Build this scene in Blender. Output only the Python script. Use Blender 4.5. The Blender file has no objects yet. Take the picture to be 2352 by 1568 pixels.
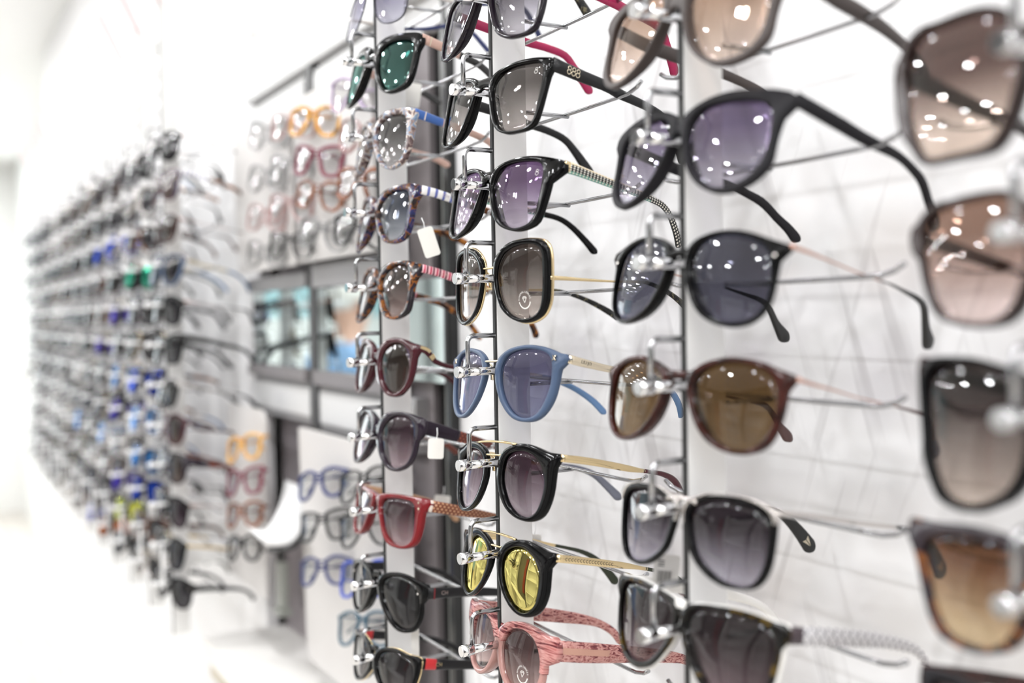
import bpy, bmesh, math, random
from mathutils import Vector, Matrix

SC = bpy.context.scene
COL = SC.collection
H = 1.5                                   # camera height above the floor (m)
FOCAL = 2352.0                            # focal length in pixels of the 2352 x 1568 frame
# ---------------------------------------------------------------- camera
FW = Vector((-0.86338272, 0.50390456, -0.02550432))
RT = Vector((0.50434801, 0.8633632, -0.01539731))
UP = Vector((-0.01426072, 0.02615682, 0.99955613))
EYE = Vector((0.0, -0.38194, H))
cam_data = bpy.data.cameras.new('camera')
cam = bpy.data.objects.new('camera', cam_data); COL.objects.link(cam)
M3 = Matrix((RT, UP, -FW)).transposed()
cam.matrix_world = Matrix.Translation(EYE) @ M3.to_4x4()
cam_data.sensor_width = 36.0; cam_data.lens = 36.0
cam_data.clip_start = 0.02; cam_data.clip_end = 60
cam_data.dof.use_dof = True; cam_data.dof.focus_distance = 0.79; cam_data.dof.aperture_fstop = 3.0
SC.camera = cam
# ---------------------------------------------------------------- world, exposure
W = bpy.data.worlds.new('world'); SC.world = W; W.use_nodes = True
W.node_tree.nodes['Background'].inputs[0].default_value = (0.98, 0.985, 1.0, 1)
W.node_tree.nodes['Background'].inputs[1].default_value = 3.5
SC.view_settings.view_transform = 'Standard'; SC.view_settings.look = 'None'
SC.view_settings.gamma = 1.0; SC.view_settings.use_curve_mapping = False
SC.view_settings.exposure = 1.16
SC.cycles.max_bounces = 7; SC.cycles.transparent_max_bounces = 16; SC.cycles.glossy_bounces = 3; SC.cycles.diffuse_bounces = 4
SC.cycles.adaptive_threshold = 0.02; SC.cycles.caustics_reflective = False; SC.cycles.caustics_refractive = False
LAMP = 112.0                               # radiance of the ceiling downlights
random.seed(7)

# ---------------------------------------------------------------- helpers
def lin(c):
    return tuple(((v/255)/12.92 if v/255 <= .04045 else ((v/255+.055)/1.055)**2.4) for v in c)
def pix(px, py, Y):
    """point of the place on the plane y = Y that stands behind a spot of the photograph"""
    d = FW + RT*((px-1176)/FOCAL) - UP*((py-784)/FOCAL)
    return EYE + d*((Y-EYE.y)/d.y)
def tag(o, label=None, cat=None, group=None, kind=None):
    if label: o['label'] = label
    if cat: o['category'] = cat
    if group: o['group'] = group
    if kind: o['kind'] = kind
    return o
def empty(name, loc, rot=(0,0,0)):
    o = bpy.data.objects.new(name, None); COL.objects.link(o)
    o.empty_display_size = .02; o.location = loc; o.rotation_euler = rot
    return o
class MB:
    def __init__(s): s.v=[]; s.f=[]; s.uv={}; s.smooth=[]
    def add(s, vs, fs, smooth=True, uvs=None):
        b=len(s.v); s.v+= [tuple(p) for p in vs]
        for f in fs:
            s.f.append(tuple(b+i for i in f)); s.smooth.append(smooth)
        if uvs:
            for i,u in enumerate(uvs): s.uv[b+i]=u
        return s
    def box(s, a, b, bev=0.0):
        (x0,y0,z0),(x1,y1,z1)=a,b
        if x0>x1: x0,x1=x1,x0
        if y0>y1: y0,y1=y1,y0
        if z0>z1: z0,z1=z1,z0
        if bev<=0:
            vs=[(x0,y0,z0),(x1,y0,z0),(x1,y1,z0),(x0,y1,z0),(x0,y0,z1),(x1,y0,z1),(x1,y1,z1),(x0,y1,z1)]
            return s.add(vs,[(0,3,2,1),(4,5,6,7),(0,1,5,4),(1,2,6,5),(2,3,7,6),(3,0,4,7)],False)
        bm=bmesh.new(); bmesh.ops.create_cube(bm,size=1)
        for v in bm.verts:
            v.co=((x0+x1)/2+v.co.x*(x1-x0),(y0+y1)/2+v.co.y*(y1-y0),(z0+z1)/2+v.co.z*(z1-z0))
        bmesh.ops.bevel(bm,geom=bm.edges[:],offset=bev,segments=2,affect='EDGES',profile=.5)
        bm.verts.index_update()
        s.add([v.co[:] for v in bm.verts],[tuple(v.index for v in f.verts) for f in bm.faces],False); bm.free()
        return s
    def tube(s, pts, r, n=8, caps=True, smooth=True):
        pts=[Vector(p) for p in pts]; rings=[]
        rr = r if isinstance(r,(list,tuple)) else [r]*len(pts)
        t0=(pts[1]-pts[0]).normalized(); ref=Vector((0,0,1)) if abs(t0.z)<.9 else Vector((1,0,0))
        nrm=(ref-t0*ref.dot(t0)).normalized(); vs=[]
        for i,p in enumerate(pts):
            t=(pts[min(i+1,len(pts)-1)]-pts[max(i-1,0)]).normalized()
            nrm=(nrm-t*nrm.dot(t)).normalized(); bn=t.cross(nrm)
            for k in range(n):
                a=2*math.pi*k/n; vs.append(p+(nrm*math.cos(a)+bn*math.sin(a))*rr[i])
        fs=[]
        for i in range(len(pts)-1):
            for k in range(n):
                fs.append((i*n+k,i*n+(k+1)%n,(i+1)*n+(k+1)%n,(i+1)*n+k))
        s.add(vs,fs,smooth)
        if caps:
            b=len(s.v)-len(vs)
            s.f.append(tuple(b+k for k in reversed(range(n)))); s.smooth.append(False)
            e=b+(len(pts)-1)*n
            s.f.append(tuple(e+k for k in range(n))); s.smooth.append(False)
        return s
    def mesh(s, name, mat):
        m=bpy.data.meshes.new(name); m.from_pydata(s.v,[],s.f); 
        m.polygons.foreach_set('use_smooth',s.smooth)
        if s.uv:
            l=m.uv_layers.new(name='UVMap')
            for lp in m.loops: l.data[lp.index].uv=s.uv.get(lp.vertex_index,(0,0))
        bm=bmesh.new(); bm.from_mesh(m); bmesh.ops.recalc_face_normals(bm,faces=bm.faces[:]); bm.to_mesh(m); bm.free()
        if mat: m.materials.append(mat)
        return m
    def build(s, name, mat, parent=None):
        o=bpy.data.objects.new(name,s.mesh(name,mat)); COL.objects.link(o)
        if parent: o.parent=parent
        return o
def copy_tree(o, parent=None):
    c=o.copy(); COL.objects.link(c); c.parent=parent
    for ch in o.children: copy_tree(ch,c)
    return c
def cr(p0,p1,p2,p3,t):
    return tuple(.5*((2*b)+(-a+c)*t+(2*a-5*b+4*c-d)*t*t+(-a+3*b-3*c+d)*t**3) for a,b,c,d in zip(p0,p1,p2,p3))
def spline(pts, per=6, closed=False):
    n=len(pts); out=[]
    for i in range(n if closed else n-1):
        g=(lambda k: pts[k%n]) if closed else (lambda k: pts[min(max(k,0),n-1)])
        for k in range(per): out.append(cr(g(i-1),g(i),g(i+1),g(i+2),k/per))
    if not closed: out.append(tuple(pts[-1]))
    return out

# ---------------------------------------------------------------- materials
MATS={}
def newmat(name):
    m=bpy.data.materials.new(name); m.use_nodes=True
    return m, m.node_tree.nodes, m.node_tree.links, m.node_tree.nodes['Principled BSDF']
def plain(name, rgb, rough=.4, metal=0., coat=0., trans=0., alpha=1., spec=.5):
    if name in MATS: return MATS[name]
    m,n,l,p=newmat(name)
    p.inputs['Base Color'].default_value=(*lin(rgb),1); p.inputs['Roughness'].default_value=rough
    p.inputs['Metallic'].default_value=metal; p.inputs['Coat Weight'].default_value=coat*.2
    if coat>0: spec=min(spec,.28)
    p.inputs['Coat Roughness'].default_value=.05; p.inputs['Transmission Weight'].default_value=trans
    p.inputs['Specular IOR Level'].default_value=spec
    MATS[name]=m; return m
def ramp(n, stops, const=False):
    r=n.new('ShaderNodeValToRGB'); e=r.color_ramp.elements
    if const: r.color_ramp.interpolation='CONSTANT'
    e[0].position=stops[0][0]; e[0].color=(*lin(stops[0][1]),1)
    e[1].position=stops[-1][0]; e[1].color=(*lin(stops[-1][1]),1)
    for p,c in stops[1:-1]:
        x=e.new(p); x.color=(*lin(c),1)
    return r
def tortoise(name, stops, scale=90, rough=.12, coat=.6, stretch=(1,1,1), detail=2):
    if name in MATS: return MATS[name]
    m,n,l,p=newmat(name)
    tc=n.new('ShaderNodeTexCoord'); mp=n.new('ShaderNodeMapping'); mp.inputs['Scale'].default_value=stretch
    no=n.new('ShaderNodeTexNoise'); no.inputs['Scale'].default_value=scale; no.inputs['Detail'].default_value=detail; no.inputs['Distortion'].default_value=.6
    r=ramp(n,stops)
    l.new(tc.outputs['Object'],mp.inputs['Vector']); l.new(mp.outputs[0],no.inputs['Vector']); l.new(no.outputs['Fac'],r.inputs[0]); l.new(r.outputs[0],p.inputs['Base Color'])
    p.inputs['Roughness'].default_value=rough; p.inputs['Coat Weight'].default_value=coat*.15; p.inputs['Coat Roughness'].default_value=.05; p.inputs['Specular IOR Level'].default_value=.25
    MATS[name]=m; return m
def math_(n,l,op,a,b=None):
    x=n.new('ShaderNodeMath'); x.operation=op
    for i,v in enumerate((a,b)):
        if v is None: continue
        if isinstance(v,(int,float)): x.inputs[i].default_value=v
        else: l.new(v,x.inputs[i])
    return x.outputs[0]
def uvnodes(n,l):
    tc=n.new('ShaderNodeUVMap'); sp=n.new('ShaderNodeSeparateXYZ'); l.new(tc.outputs[0],sp.inputs[0])
    return sp.outputs[0], sp.outputs[1]
def stripes(name, stops, period, rough=.25, slant=0.):
    """bands of colour across a temple: UV x runs along it in metres"""
    if name in MATS: return MATS[name]
    m,n,l,p=newmat(name); u,v=uvnodes(n,l)
    uu=math_(n,l,'ADD',math_(n,l,'DIVIDE',u,period),math_(n,l,'MULTIPLY',v,slant))
    f=math_(n,l,'FRACT',uu); r=ramp(n,stops,True); l.new(f,r.inputs[0]); l.new(r.outputs[0],p.inputs['Base Color'])
    p.inputs['Roughness'].default_value=rough; MATS[name]=m; return m
def weave(name, a, b, pu, nv, rough=.45):
    if name in MATS: return MATS[name]
    m,n,l,p=newmat(name); u,v=uvnodes(n,l)
    cu=math_(n,l,'DIVIDE',u,pu); cv=math_(n,l,'MULTIPLY',v,nv)
    s=math_(n,l,'SINE',math_(n,l,'MULTIPLY',cu,6.2832)); row=math_(n,l,'FLOOR',cv)
    s2=math_(n,l,'SINE',math_(n,l,'ADD',math_(n,l,'MULTIPLY',cu,6.2832),math_(n,l,'MULTIPLY',row,3.1416)))
    g=math_(n,l,'SINE',math_(n,l,'MULTIPLY',math_(n,l,'FRACT',cv),3.1416))
    f=math_(n,l,'MULTIPLY',math_(n,l,'ADD',math_(n,l,'MULTIPLY',s2,.5),.5),g)
    r=ramp(n,[(0,b),(.25,b),(.55,a),(1,a)]); l.new(f,r.inputs[0]); l.new(r.outputs[0],p.inputs['Base Color'])
    bp=n.new('ShaderNodeBump'); bp.inputs['Strength'].default_value=.5; bp.inputs['Distance'].default_value=.0004; l.new(f,bp.inputs['Height']); l.new(bp.outputs[0],p.inputs['Normal'])
    p.inputs['Roughness'].default_value=rough; MATS[name]=m; return m
def beads(name, rows, pu, dot=(245,240,230)):
    """rows of small beads; rows = colours of the ground from the lower to the upper edge"""
    if name in MATS: return MATS[name]
    m,n,l,p=newmat(name); u,v=uvnodes(n,l); k=len(rows)
    base=ramp(n,[(i/k,c) for i,c in enumerate(rows)],True); l.new(v,base.inputs[0])
    cu=math_(n,l,'SUBTRACT',math_(n,l,'FRACT',math_(n,l,'DIVIDE',u,pu)),.5)
    cv=math_(n,l,'SUBTRACT',math_(n,l,'FRACT',math_(n,l,'MULTIPLY',v,k)),.5)
    d=math_(n,l,'SQRT',math_(n,l,'ADD',math_(n,l,'MULTIPLY',cu,cu),math_(n,l,'MULTIPLY',cv,cv)))
    mk=math_(n,l,'LESS_THAN',d,.30)
    mx=n.new('ShaderNodeMix'); mx.data_type='RGBA'; l.new(mk,mx.inputs[0]); l.new(base.outputs[0],mx.inputs[6]); mx.inputs[7].default_value=(*lin(dot),1)
    l.new(mx.outputs[2],p.inputs['Base Color']); p.inputs['Roughness'].default_value=.3; MATS[name]=m; return m
def lace(name, a, b, pu, nv):
    if name in MATS: return MATS[name]
    m,n,l,p=newmat(name); u,v=uvnodes(n,l)
    uu=math_(n,l,'DIVIDE',u,pu); vv=math_(n,l,'MULTIPLY',v,nv)
    f1=math_(n,l,'ABSOLUTE',math_(n,l,'SUBTRACT',math_(n,l,'FRACT',math_(n,l,'ADD',uu,vv)),.5))
    f2=math_(n,l,'ABSOLUTE',math_(n,l,'SUBTRACT',math_(n,l,'FRACT',math_(n,l,'SUBTRACT',uu,vv)),.5))
    f=math_(n,l,'MINIMUM',f1,f2); r=ramp(n,[(0,b),(.1,b),(.16,a),(1,a)]); l.new(f,r.inputs[0]); l.new(r.outputs[0],p.inputs['Base Color'])
    p.inputs['Roughness'].default_value=.4; MATS[name]=m; return m
def lens_mat(name, top, bot, mirror=0., mcol=(255,255,255), z0=.12, z1=.72):
    """thin tinted glass: each of the two faces takes the root of the tint; gradient runs up the lens"""
    if name in MATS: return MATS[name]
    m=bpy.data.materials.new(name); m.use_nodes=True; n=m.node_tree.nodes; l=m.node_tree.links
    n.remove(n['Principled BSDF']); out=n['Material Output']
    tc=n.new('ShaderNodeTexCoord'); sp=n.new('ShaderNodeSeparateXYZ'); l.new(tc.outputs['Generated'],sp.inputs[0])
    r=n.new('ShaderNodeValToRGB'); e=r.color_ramp.elements
    e[0].position=z0; e[1].position=z1
    e[0].color=(*[math.sqrt(c*.92) for c in lin(bot)],1); e[1].color=(*[math.sqrt(c*.72) for c in lin(top)],1)
    l.new(sp.outputs[2],r.inputs[0])
    tr=n.new('ShaderNodeBsdfTransparent'); l.new(r.outputs[0],tr.inputs[0])
    gl=n.new('ShaderNodeBsdfGlossy'); gl.inputs['Roughness'].default_value=.015; gl.inputs['Color'].default_value=(*lin(mcol),1)
    fr=n.new('ShaderNodeFresnel'); ge=n.new('ShaderNodeNewGeometry')
    l.new(math_(n,l,'SUBTRACT',1.42,math_(n,l,'MULTIPLY',ge.outputs['Backfacing'],1.42-1/1.42)),fr.inputs[0])
    fac=math_(n,l,'MINIMUM',math_(n,l,'ADD',fr.outputs[0],mirror),.97)
    mx=n.new('ShaderNodeMixShader'); l.new(fac,mx.inputs[0]); l.new(tr.outputs[0],mx.inputs[1]); l.new(gl.outputs[0],mx.inputs[2])
    l.new(mx.outputs[0],out.inputs[0]); MATS[name]=m; return m
def emit(name, rgb, s):
    if name in MATS: return MATS[name]
    m=bpy.data.materials.new(name); m.use_nodes=True; n=m.node_tree.nodes; n.remove(n['Principled BSDF'])
    e=n.new('ShaderNodeEmission'); e.inputs[0].default_value=(*lin(rgb),1); e.inputs[1].default_value=s
    m.node_tree.links.new(e.outputs[0],n['Material Output'].inputs[0]); MATS[name]=m; return m

chrome=plain('chrome',(225,226,228),.09,1.)
wire=plain('darkened_chrome',(172,173,175),.16,1.)  # darker copy of the chrome, with its dark reflections put into the colour
alu=plain('brushed_aluminium',(240,240,239),.4,.1)
slot=plain('dark_slot',(38,38,38),.5)
gold=plain('gold_metal',(224,202,158),.18,1.)
palegold=plain('pale_gold_metal',(226,214,190),.2,1.)
rosegold=plain('rose_gold_metal',(205,165,150),.25,1.)
silver=plain('silver_metal',(205,200,196),.22,1.)
blackgloss=plain('black_acetate',(9,9,10),.12,0,.0,0,1,.16)
blackmatte=plain('matte_black',(36,35,38),.55,spec=.12)
white=plain('white_lacquer',(238,238,238),.35)
paper=plain('white_card',(240,238,232),.7)
# ---------------------------------------------------------------- the room
def struct(name, mb, mat, label=None, parent=None):
    o=mb.build(name,mat,parent)
    if not parent: tag(o,label,None,None,'structure')
    return o
def wall_print(name):
    """white laminate with a faint print of slanting grey strokes"""
    m,n,l,p=newmat(name)
    tc=n.new('ShaderNodeTexCoord'); acc=None
    for ang,sc,thr,amt,off in ((.32,(46,1,4.),.62,.6,0),(-.36,(52,1,5.),.63,.55,7.),(.12,(20,1,3.),.62,.3,3.)):
        m0=n.new('ShaderNodeMapping'); m0.inputs['Rotation'].default_value=(0,ang,0); l.new(tc.outputs['Object'],m0.inputs[0])
        mp=n.new('ShaderNodeMapping'); mp.inputs['Scale'].default_value=sc; mp.inputs['Location'].default_value=(off,0,off)
        no=n.new('ShaderNodeTexNoise'); no.inputs['Scale'].default_value=1.4; no.inputs['Detail'].default_value=1.5
        l.new(m0.outputs[0],mp.inputs[0]); l.new(mp.outputs[0],no.inputs['Vector'])
        r=n.new('ShaderNodeMapRange'); r.inputs[1].default_value=thr; r.inputs[2].default_value=thr+.14; r.inputs[3].default_value=0; r.inputs[4].default_value=amt
        l.new(no.outputs['Fac'],r.inputs[0])
        acc=r.outputs[0] if acc is None else math_(n,l,'MAXIMUM',acc,r.outputs[0])
    c=ramp(n,[(0,(241,241,242)),(1,(206,205,206))]); l.new(acc,c.inputs[0]); l.new(c.outputs[0],p.inputs['Base Color'])
    p.inputs['Roughness'].default_value=.32; MATS[name]=m; return m
def wood(name):
    m,n,l,p=newmat(name); tc=n.new('ShaderNodeTexCoord')
    mp=n.new('ShaderNodeMapping'); mp.inputs['Scale'].default_value=(1.2,14,1); no=n.new('ShaderNodeTexNoise'); no.inputs['Scale'].default_value=3; no.inputs['Detail'].default_value=5
    br=n.new('ShaderNodeTexBrick'); br.inputs['Scale'].default_value=1; br.inputs['Brick Width'].default_value=1.2; br.inputs['Row Height'].default_value=.14; br.inputs['Mortar Size'].default_value=.003
    br.inputs['Color1'].default_value=(*lin((226,222,216)),1); br.inputs['Color2'].default_value=(*lin((214,208,200)),1); br.inputs['Mortar'].default_value=(*lin((176,168,158)),1)
    l.new(tc.outputs['Object'],br.inputs['Vector']); l.new(tc.outputs['Object'],mp.inputs[0]); l.new(mp.outputs[0],no.inputs['Vector'])
    mx=n.new('ShaderNodeMix'); mx.data_type='RGBA'; mx.blend_type='MULTIPLY'; mx.inputs[0].default_value=.35
    r=ramp(n,[(.3,(190,180,170)),(.7,(255,255,255))]); l.new(no.outputs['Fac'],r.inputs[0]); l.new(br.outputs[0],mx.inputs[6]); l.new(r.outputs[0],mx.inputs[7]); l.new(mx.outputs[2],p.inputs['Base Color'])
    p.inputs['Roughness'].default_value=.3; MATS[name]=m; return m
paint=plain('white_paint',(240,240,238),.6); ceilm=plain('ceiling_white',(244,244,242),.8)
panelm=wall_print('printed_white_laminate'); floorm=wood('pale_wood_floor')
taupe=plain('taupe_laminate',(128,122,124),.5); grey=plain('grey_laminate',(150,149,150),.45); dark=plain('dark_grey_profile',(70,70,71),.4)
blk=plain('black_gloss_profile',(22,23,23),.25); midgrey=plain('painted_reflection_grey',(112,113,110),.4)
XA,XB,YA,YB,ZC=-9.0,4.6,-3.6,.34,2.75
struct('floor',MB().box((XA,YA,-.05),(XB,YB,0)),floorm,'pale wooden shop floor')
struct('ceiling',MB().box((XA,YA,ZC),(XB,YB,ZC+.05)),ceilm,'white shop ceiling')
struct('wall_right',MB().box((XA,YB,0),(XB,YB+.05,ZC)),paint,'white wall behind all the display panels')
struct('wall_left',MB().box((XA,YA-.05,0),(XB,YA,ZC)),plain('darkened_wall_paint',(92,90,90),.6),'wall on the far side of the shop, darkened to dim the reflections')  # colour darkened so that frames and lenses reflect a dim room
struct('wall_near',MB().box((XB,YA,0),(XB+.05,YB,ZC)),paint,'white wall behind the camera')
# end wall with a shop window
ew=MB()
ew.box((XA-.05,YA,0),(XA,YB,.5)); ew.box((XA-.05,YA,2.55),(XA,YB,ZC)); ew.box((XA-.05,-.2,.5),(XA,YB,2.55)); ew.box((XA-.05,YA,.5),(XA,-1.7,2.55))
struct('wall_end',ew,paint,'white end wall of the shop')
gl=lens_mat('window_glass',(232,240,241),(236,243,243)); wf=plain('window_frame_white',(225,228,228),.4)
wn=struct('window_1',MB().box((XA-.03,-1.7,.5),(XA-.02,-.2,2.55)),gl,'bright shop window at the far end')
wfr=MB()
for y in (-1.7,-.97,-.24): wfr.box((XA-.05,y,.5),(XA+.01,y+.04,2.55))
wfr.box((XA-.05,-1.7,.5),(XA+.01,-.2,.54)); wfr.box((XA-.05,-1.7,2.51),(XA+.01,-.2,2.55)); wfr.build('window_frame',wf,wn)
struct('wall_panel_near',MB().box((-1.070,.170,0),(1.4,.188,ZC)),panelm,'white printed panel behind the sunglasses rails')
struct('wall_panel_far',MB().box((-5.2,.165,0),(-1.845,.185,ZC)),plain('white_panel',(236,235,236),.3),'white panel behind the distant sunglasses rails')
# downlights
lampm=emit('lamp_disc',(252,253,255),LAMP); ringm=plain('lamp_ring_white',(235,235,235),.4)
def downlight(x,y):
    t=empty('ceiling_downlight',(x,y,ZC)); tag(t,'round white recessed downlight in the shop ceiling','lamp','downlights in a grid on the ceiling')
    n=10; vs=[(math.cos(2*math.pi*k/n)*.06,math.sin(2*math.pi*k/n)*.06,-.004) for k in range(n)]
    if 'disc' not in DL:
        DL['disc']=MB().add(vs,[tuple(range(n))],False).mesh('lamp_disc',lampm)
        r=MB(); a=[];f=[]
        for k in range(n):
            c,s=math.cos(2*math.pi*k/n),math.sin(2*math.pi*k/n)
            a+= [(c*.06,s*.06,-.003),(c*.075,s*.075,-.008),(c*.078,s*.078,0)]
        for k in range(n):
            j=(k+1)%n; f+= [(3*k,3*k+1,3*j+1,3*j),(3*k+1,3*k+2,3*j+2,3*j+1)]
        DL['ring']=r.add(a,f).mesh('lamp_ring',ringm)
    for nm in ('disc','ring'):
        o=bpy.data.objects.new('lamp_'+nm,DL[nm]); COL.objects.link(o); o.parent=t
DL={}
for ix in range(13):
    for iy in range(3):
        downlight(-8.0+ix*1.0, -.5-iy*.95)

# ---------------------------------------------------------------- rails with hooks
X1,DX,Z0,RS=-0.90194,0.221482,H-0.014955,0.07
RAILX=[X1+i*DX for i in range(4)]
def hook_meshes():
    # origin = where the hook leaves the rail
    pts=[(0,0,0),(0,-.018,0)]
    for k in range(1,6):
        a=k/5*math.pi/2; pts.append((0,-.018-.0055*math.sin(a),-.0055*(1-math.cos(a))))
    pts.append((0,-.0235,-.027))
    hk=MB().tube(pts,.0019,8).mesh('hook',wire)
    pg=MB().tube([(0,0,-.027),(0,-.024,-.027)],.0032,14)
    pg.tube([(0,-.0235,-.027),(0,-.0236,-.027),(0,-.0331,-.027)],[.0034,.0044,.0044],14)
    pg.tube([(0,-.0331,-.027),(0,-.0334,-.027),(0,-.03345,-.027)],[.0044,.0041,.0041],14)
    pg=pg.mesh('peg',chrome)
    rs=MB().tube([(0,.028,-.0385),(0,.070,-.0385)],.0017,8)
    bar=[(-.1,.066,-.031),(-.094,.066,-.0345),(-.084,.0665,-.0368),(-.07,.067,-.0372),(-.03,.0675,-.0375),(0,.0675,-.0375)]
    bar=bar+[(-x,y,z) for x,y,z in reversed(bar[:-1])]
    rs.tube([(x,y,z) for x,y,z in bar],.0015,8)
    rs=rs.mesh('temple_rest',wire)
    return hk,pg,rs
HK,PG,RSM=hook_meshes()
def ball_peg():
    pg=MB().tube([(0,0,-.027),(0,-.026,-.027)],.0032,10)
    pg.tube([(0,-.0300+.0058*math.cos(math.pi*k/8),-.027) for k in range(9)],[max(.0004,.0058*math.sin(math.pi*k/8)) for k in range(9)],12)
    return pg.mesh('peg',plain('peg_glint_white',(250,250,250),.2))  # enlarged white ball ends stand in for bright glints on the pegs
PGF=ball_peg()
def rail(x, za, zb, rows, label, group, caps=False):
    t=empty('display_rail',(x,0,za)); tag(t,label,'rail',group)
    MB().box((-.0016,.0012,0),(.0018,.030,zb-za),.0004).build('profile',alu,t)
    MB().box((-.0015,-.0006,0),(.0015,.0012,zb-za)).build('slot_strip',slot,t)
    MB().box((-.004,.030,.12),(.004,.165,.15)).build('bracket',alu,t)
    MB().box((-.004,.030,zb-za-.05),(.004,.165,zb-za-.02)).build('bracket',alu,t)
    for k in rows:
        o=bpy.data.objects.new('hook',HK); COL.objects.link(o); o.parent=t; o.location=(0,0,Z0+k*RS-za)
        for nm,me in (('peg',PGF if caps else PG),('temple_rest',RSM)):
            q=bpy.data.objects.new(nm,me); COL.objects.link(q); q.parent=o
    if caps:
        MB().box((-.008,-.016,.085),(.008,-.012,.155),.0015).build('end_tab',white,t)
        q=MB().box((-.014,-.002,-.05),(.014,.002,.05),.001).build('top_tab',plain('blush_card',(238,222,224),.5),t); q.location=(0,-.012,zb-za+.03); q.rotation_euler=(.5,0,.35)
    return t
names=['furthest','third','second','nearest']
extra=['beside the dark cabinet pillar','carrying the blue-framed sunglasses','carrying the matte black sunglasses','cut off at the right edge']
for i,x in enumerate(RAILX):
    rail(x,H-.75,H+.75,range(-5,6) if i<2 else range(-4,5),'aluminium hook rail, %s of the four near ones, %s'%(names[i],extra[i]),'sunglasses rails on the near panel')

# ---------------------------------------------------------------- sunglasses
KC=1.8
def outline(pts, c, n=64):
    sp=spline(pts,8,True); m=len(sp); out=[]
    for k in range(n):
        a=2*math.pi*k/n; dx,dz=math.cos(a),math.sin(a); best=0
        for i in range(m):
            ax,az=sp[i][0]-c[0],sp[i][1]-c[1]; bx,bz=sp[(i+1)%m][0]-c[0],sp[(i+1)%m][1]-c[1]
            ex,ez=bx-ax,bz-az; den=dx*ez-dz*ex
            if abs(den)<1e-9: continue
            t=(ax*ez-az*ex)/den; u=(ax*dz-az*dx)/den
            if t>0 and -1e-6<=u<=1+1e-6 and t>best: best=t
        out.append(best)
    return out
class Shape:
    """front outline of one pair, millimetres, measured off the right-hand lens"""
    def __init__(s, d, rim=None, scale=1.):
        o=[(x*scale,z*scale) for x,z in d['o']]
        if d.get('i') and rim is None:
            i=[(x*scale,z*scale) for x,z in d['i']]
        else: i=None
        q=i or o; s.c=(sum((min(p[0] for p in q),max(p[0] for p in q)))/2,sum((min(p[1] for p in q),max(p[1] for p in q)))/2)
        s.ro=outline(o,s.c)
        s.ri=outline(i,s.c) if i else [r-(rim or 1.2) for r in s.ro]
        s.ri=[min(b,a-1.0) for a,b in zip(s.ro,s.ri)] if (rim is None or rim>=1) else s.ri
        # smooth the inner curve a little
        n=len(s.ri); s.ri=[(s.ri[k-1]+2*s.ri[k]+s.ri[(k+1)%n])/4 for k in range(n)]
        s.n=n
    def pt(s,k,r,y=0.,side=1):
        a=2*math.pi*k/s.n; x=s.c[0]+math.cos(a)*r; z=s.c[1]+math.sin(a)*r
        return (side*x/1000,KC*(x/1000)**2+y/1000,z/1000)
    def rim(s, mb, side, ya=0., yb=4.0, grow=0., shrink=0., bev=.9, sel=None, nose=0.):
        n=s.n; vs=[]; fs=[]; yb0=yb
        for k in range(n):
            ri,ro=s.ri[k]-shrink,s.ro[k]+grow; yb=yb0+nose*max(0.,math.cos(2*math.pi*k/n-math.pi*1.12))**2; b=min(bev,(ro-ri)*.38,(yb-ya)*.4)
            for r,y in ((ri,ya+b),(ri+b,ya),(ro-b,ya),(ro,ya+b),(ro,yb-b),(ro-b,yb),(ri+b,yb),(ri,yb-b)):
                vs.append(s.pt(k,r,y,side))
        for k in range(n):
            j=(k+1)%n
            if sel and not sel(k): continue
            for q in range(8):
                w=(q+1)%8; fs.append((k*8+q,j*8+q,j*8+w,k*8+w))
        mb.add(vs,fs)
    def lens(s, side, mat, B=2.2, y0=2.0, th=1.5, name='lens', parent=None):
        n=s.n; R=6; vs=[]; fs=[]
        for layer in (0,1):
            vs.append((side*s.c[0]/1000,KC*(s.c[0]/1000)**2+(y0-B+layer*th)/1000,s.c[1]/1000))
            for q in range(1,R+1):
                rho=q/R
                for k in range(n): vs.append(s.pt(k,(s.ri[k]+.25)*rho,y0-B*(1-rho*rho)+layer*th*(1-.5*rho*rho),side))
        L=1+R*n
        for layer in (0,1):
            b=layer*L
            for k in range(n):
                fs.append((b,b+1+k,b+1+(k+1)%n))
                for q in range(R-1):
                    fs.append((b+1+q*n+k,b+1+q*n+(k+1)%n,b+1+(q+1)*n+(k+1)%n,b+1+(q+1)*n+k))
        for k in range(n):
            fs.append((1+(R-1)*n+k,1+(R-1)*n+(k+1)%n,L+1+(R-1)*n+(k+1)%n,L+1+(R-1)*n+k))
        return MB().add(vs,fs).build(name,mat,parent)
    def lens_y(s,x,z,B=2.2,y0=2.0):
        dx,dz=x-s.c[0],z-s.c[1]; r=math.hypot(dx,dz); a=math.atan2(dz,dx)%(2*math.pi); k=int(a/(2*math.pi)*s.n)%s.n
        rho=min(1,r/s.ri[k]); return KC*(x/1000)**2*1000+y0-B*(1-rho*rho)
    def inner_x(s): return min(s.c[0]+math.cos(2*math.pi*k/s.n)*s.ro[k] for k in range(s.n))
    def outer(s):
        k=max(range(s.n),key=lambda k:s.c[0]+math.cos(2*math.pi*k/s.n)*s.ro[k]); a=2*math.pi*k/s.n
        return s.c[0]+math.cos(a)*s.ro[k], s.c[1]+math.sin(a)*s.ro[k]
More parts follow.
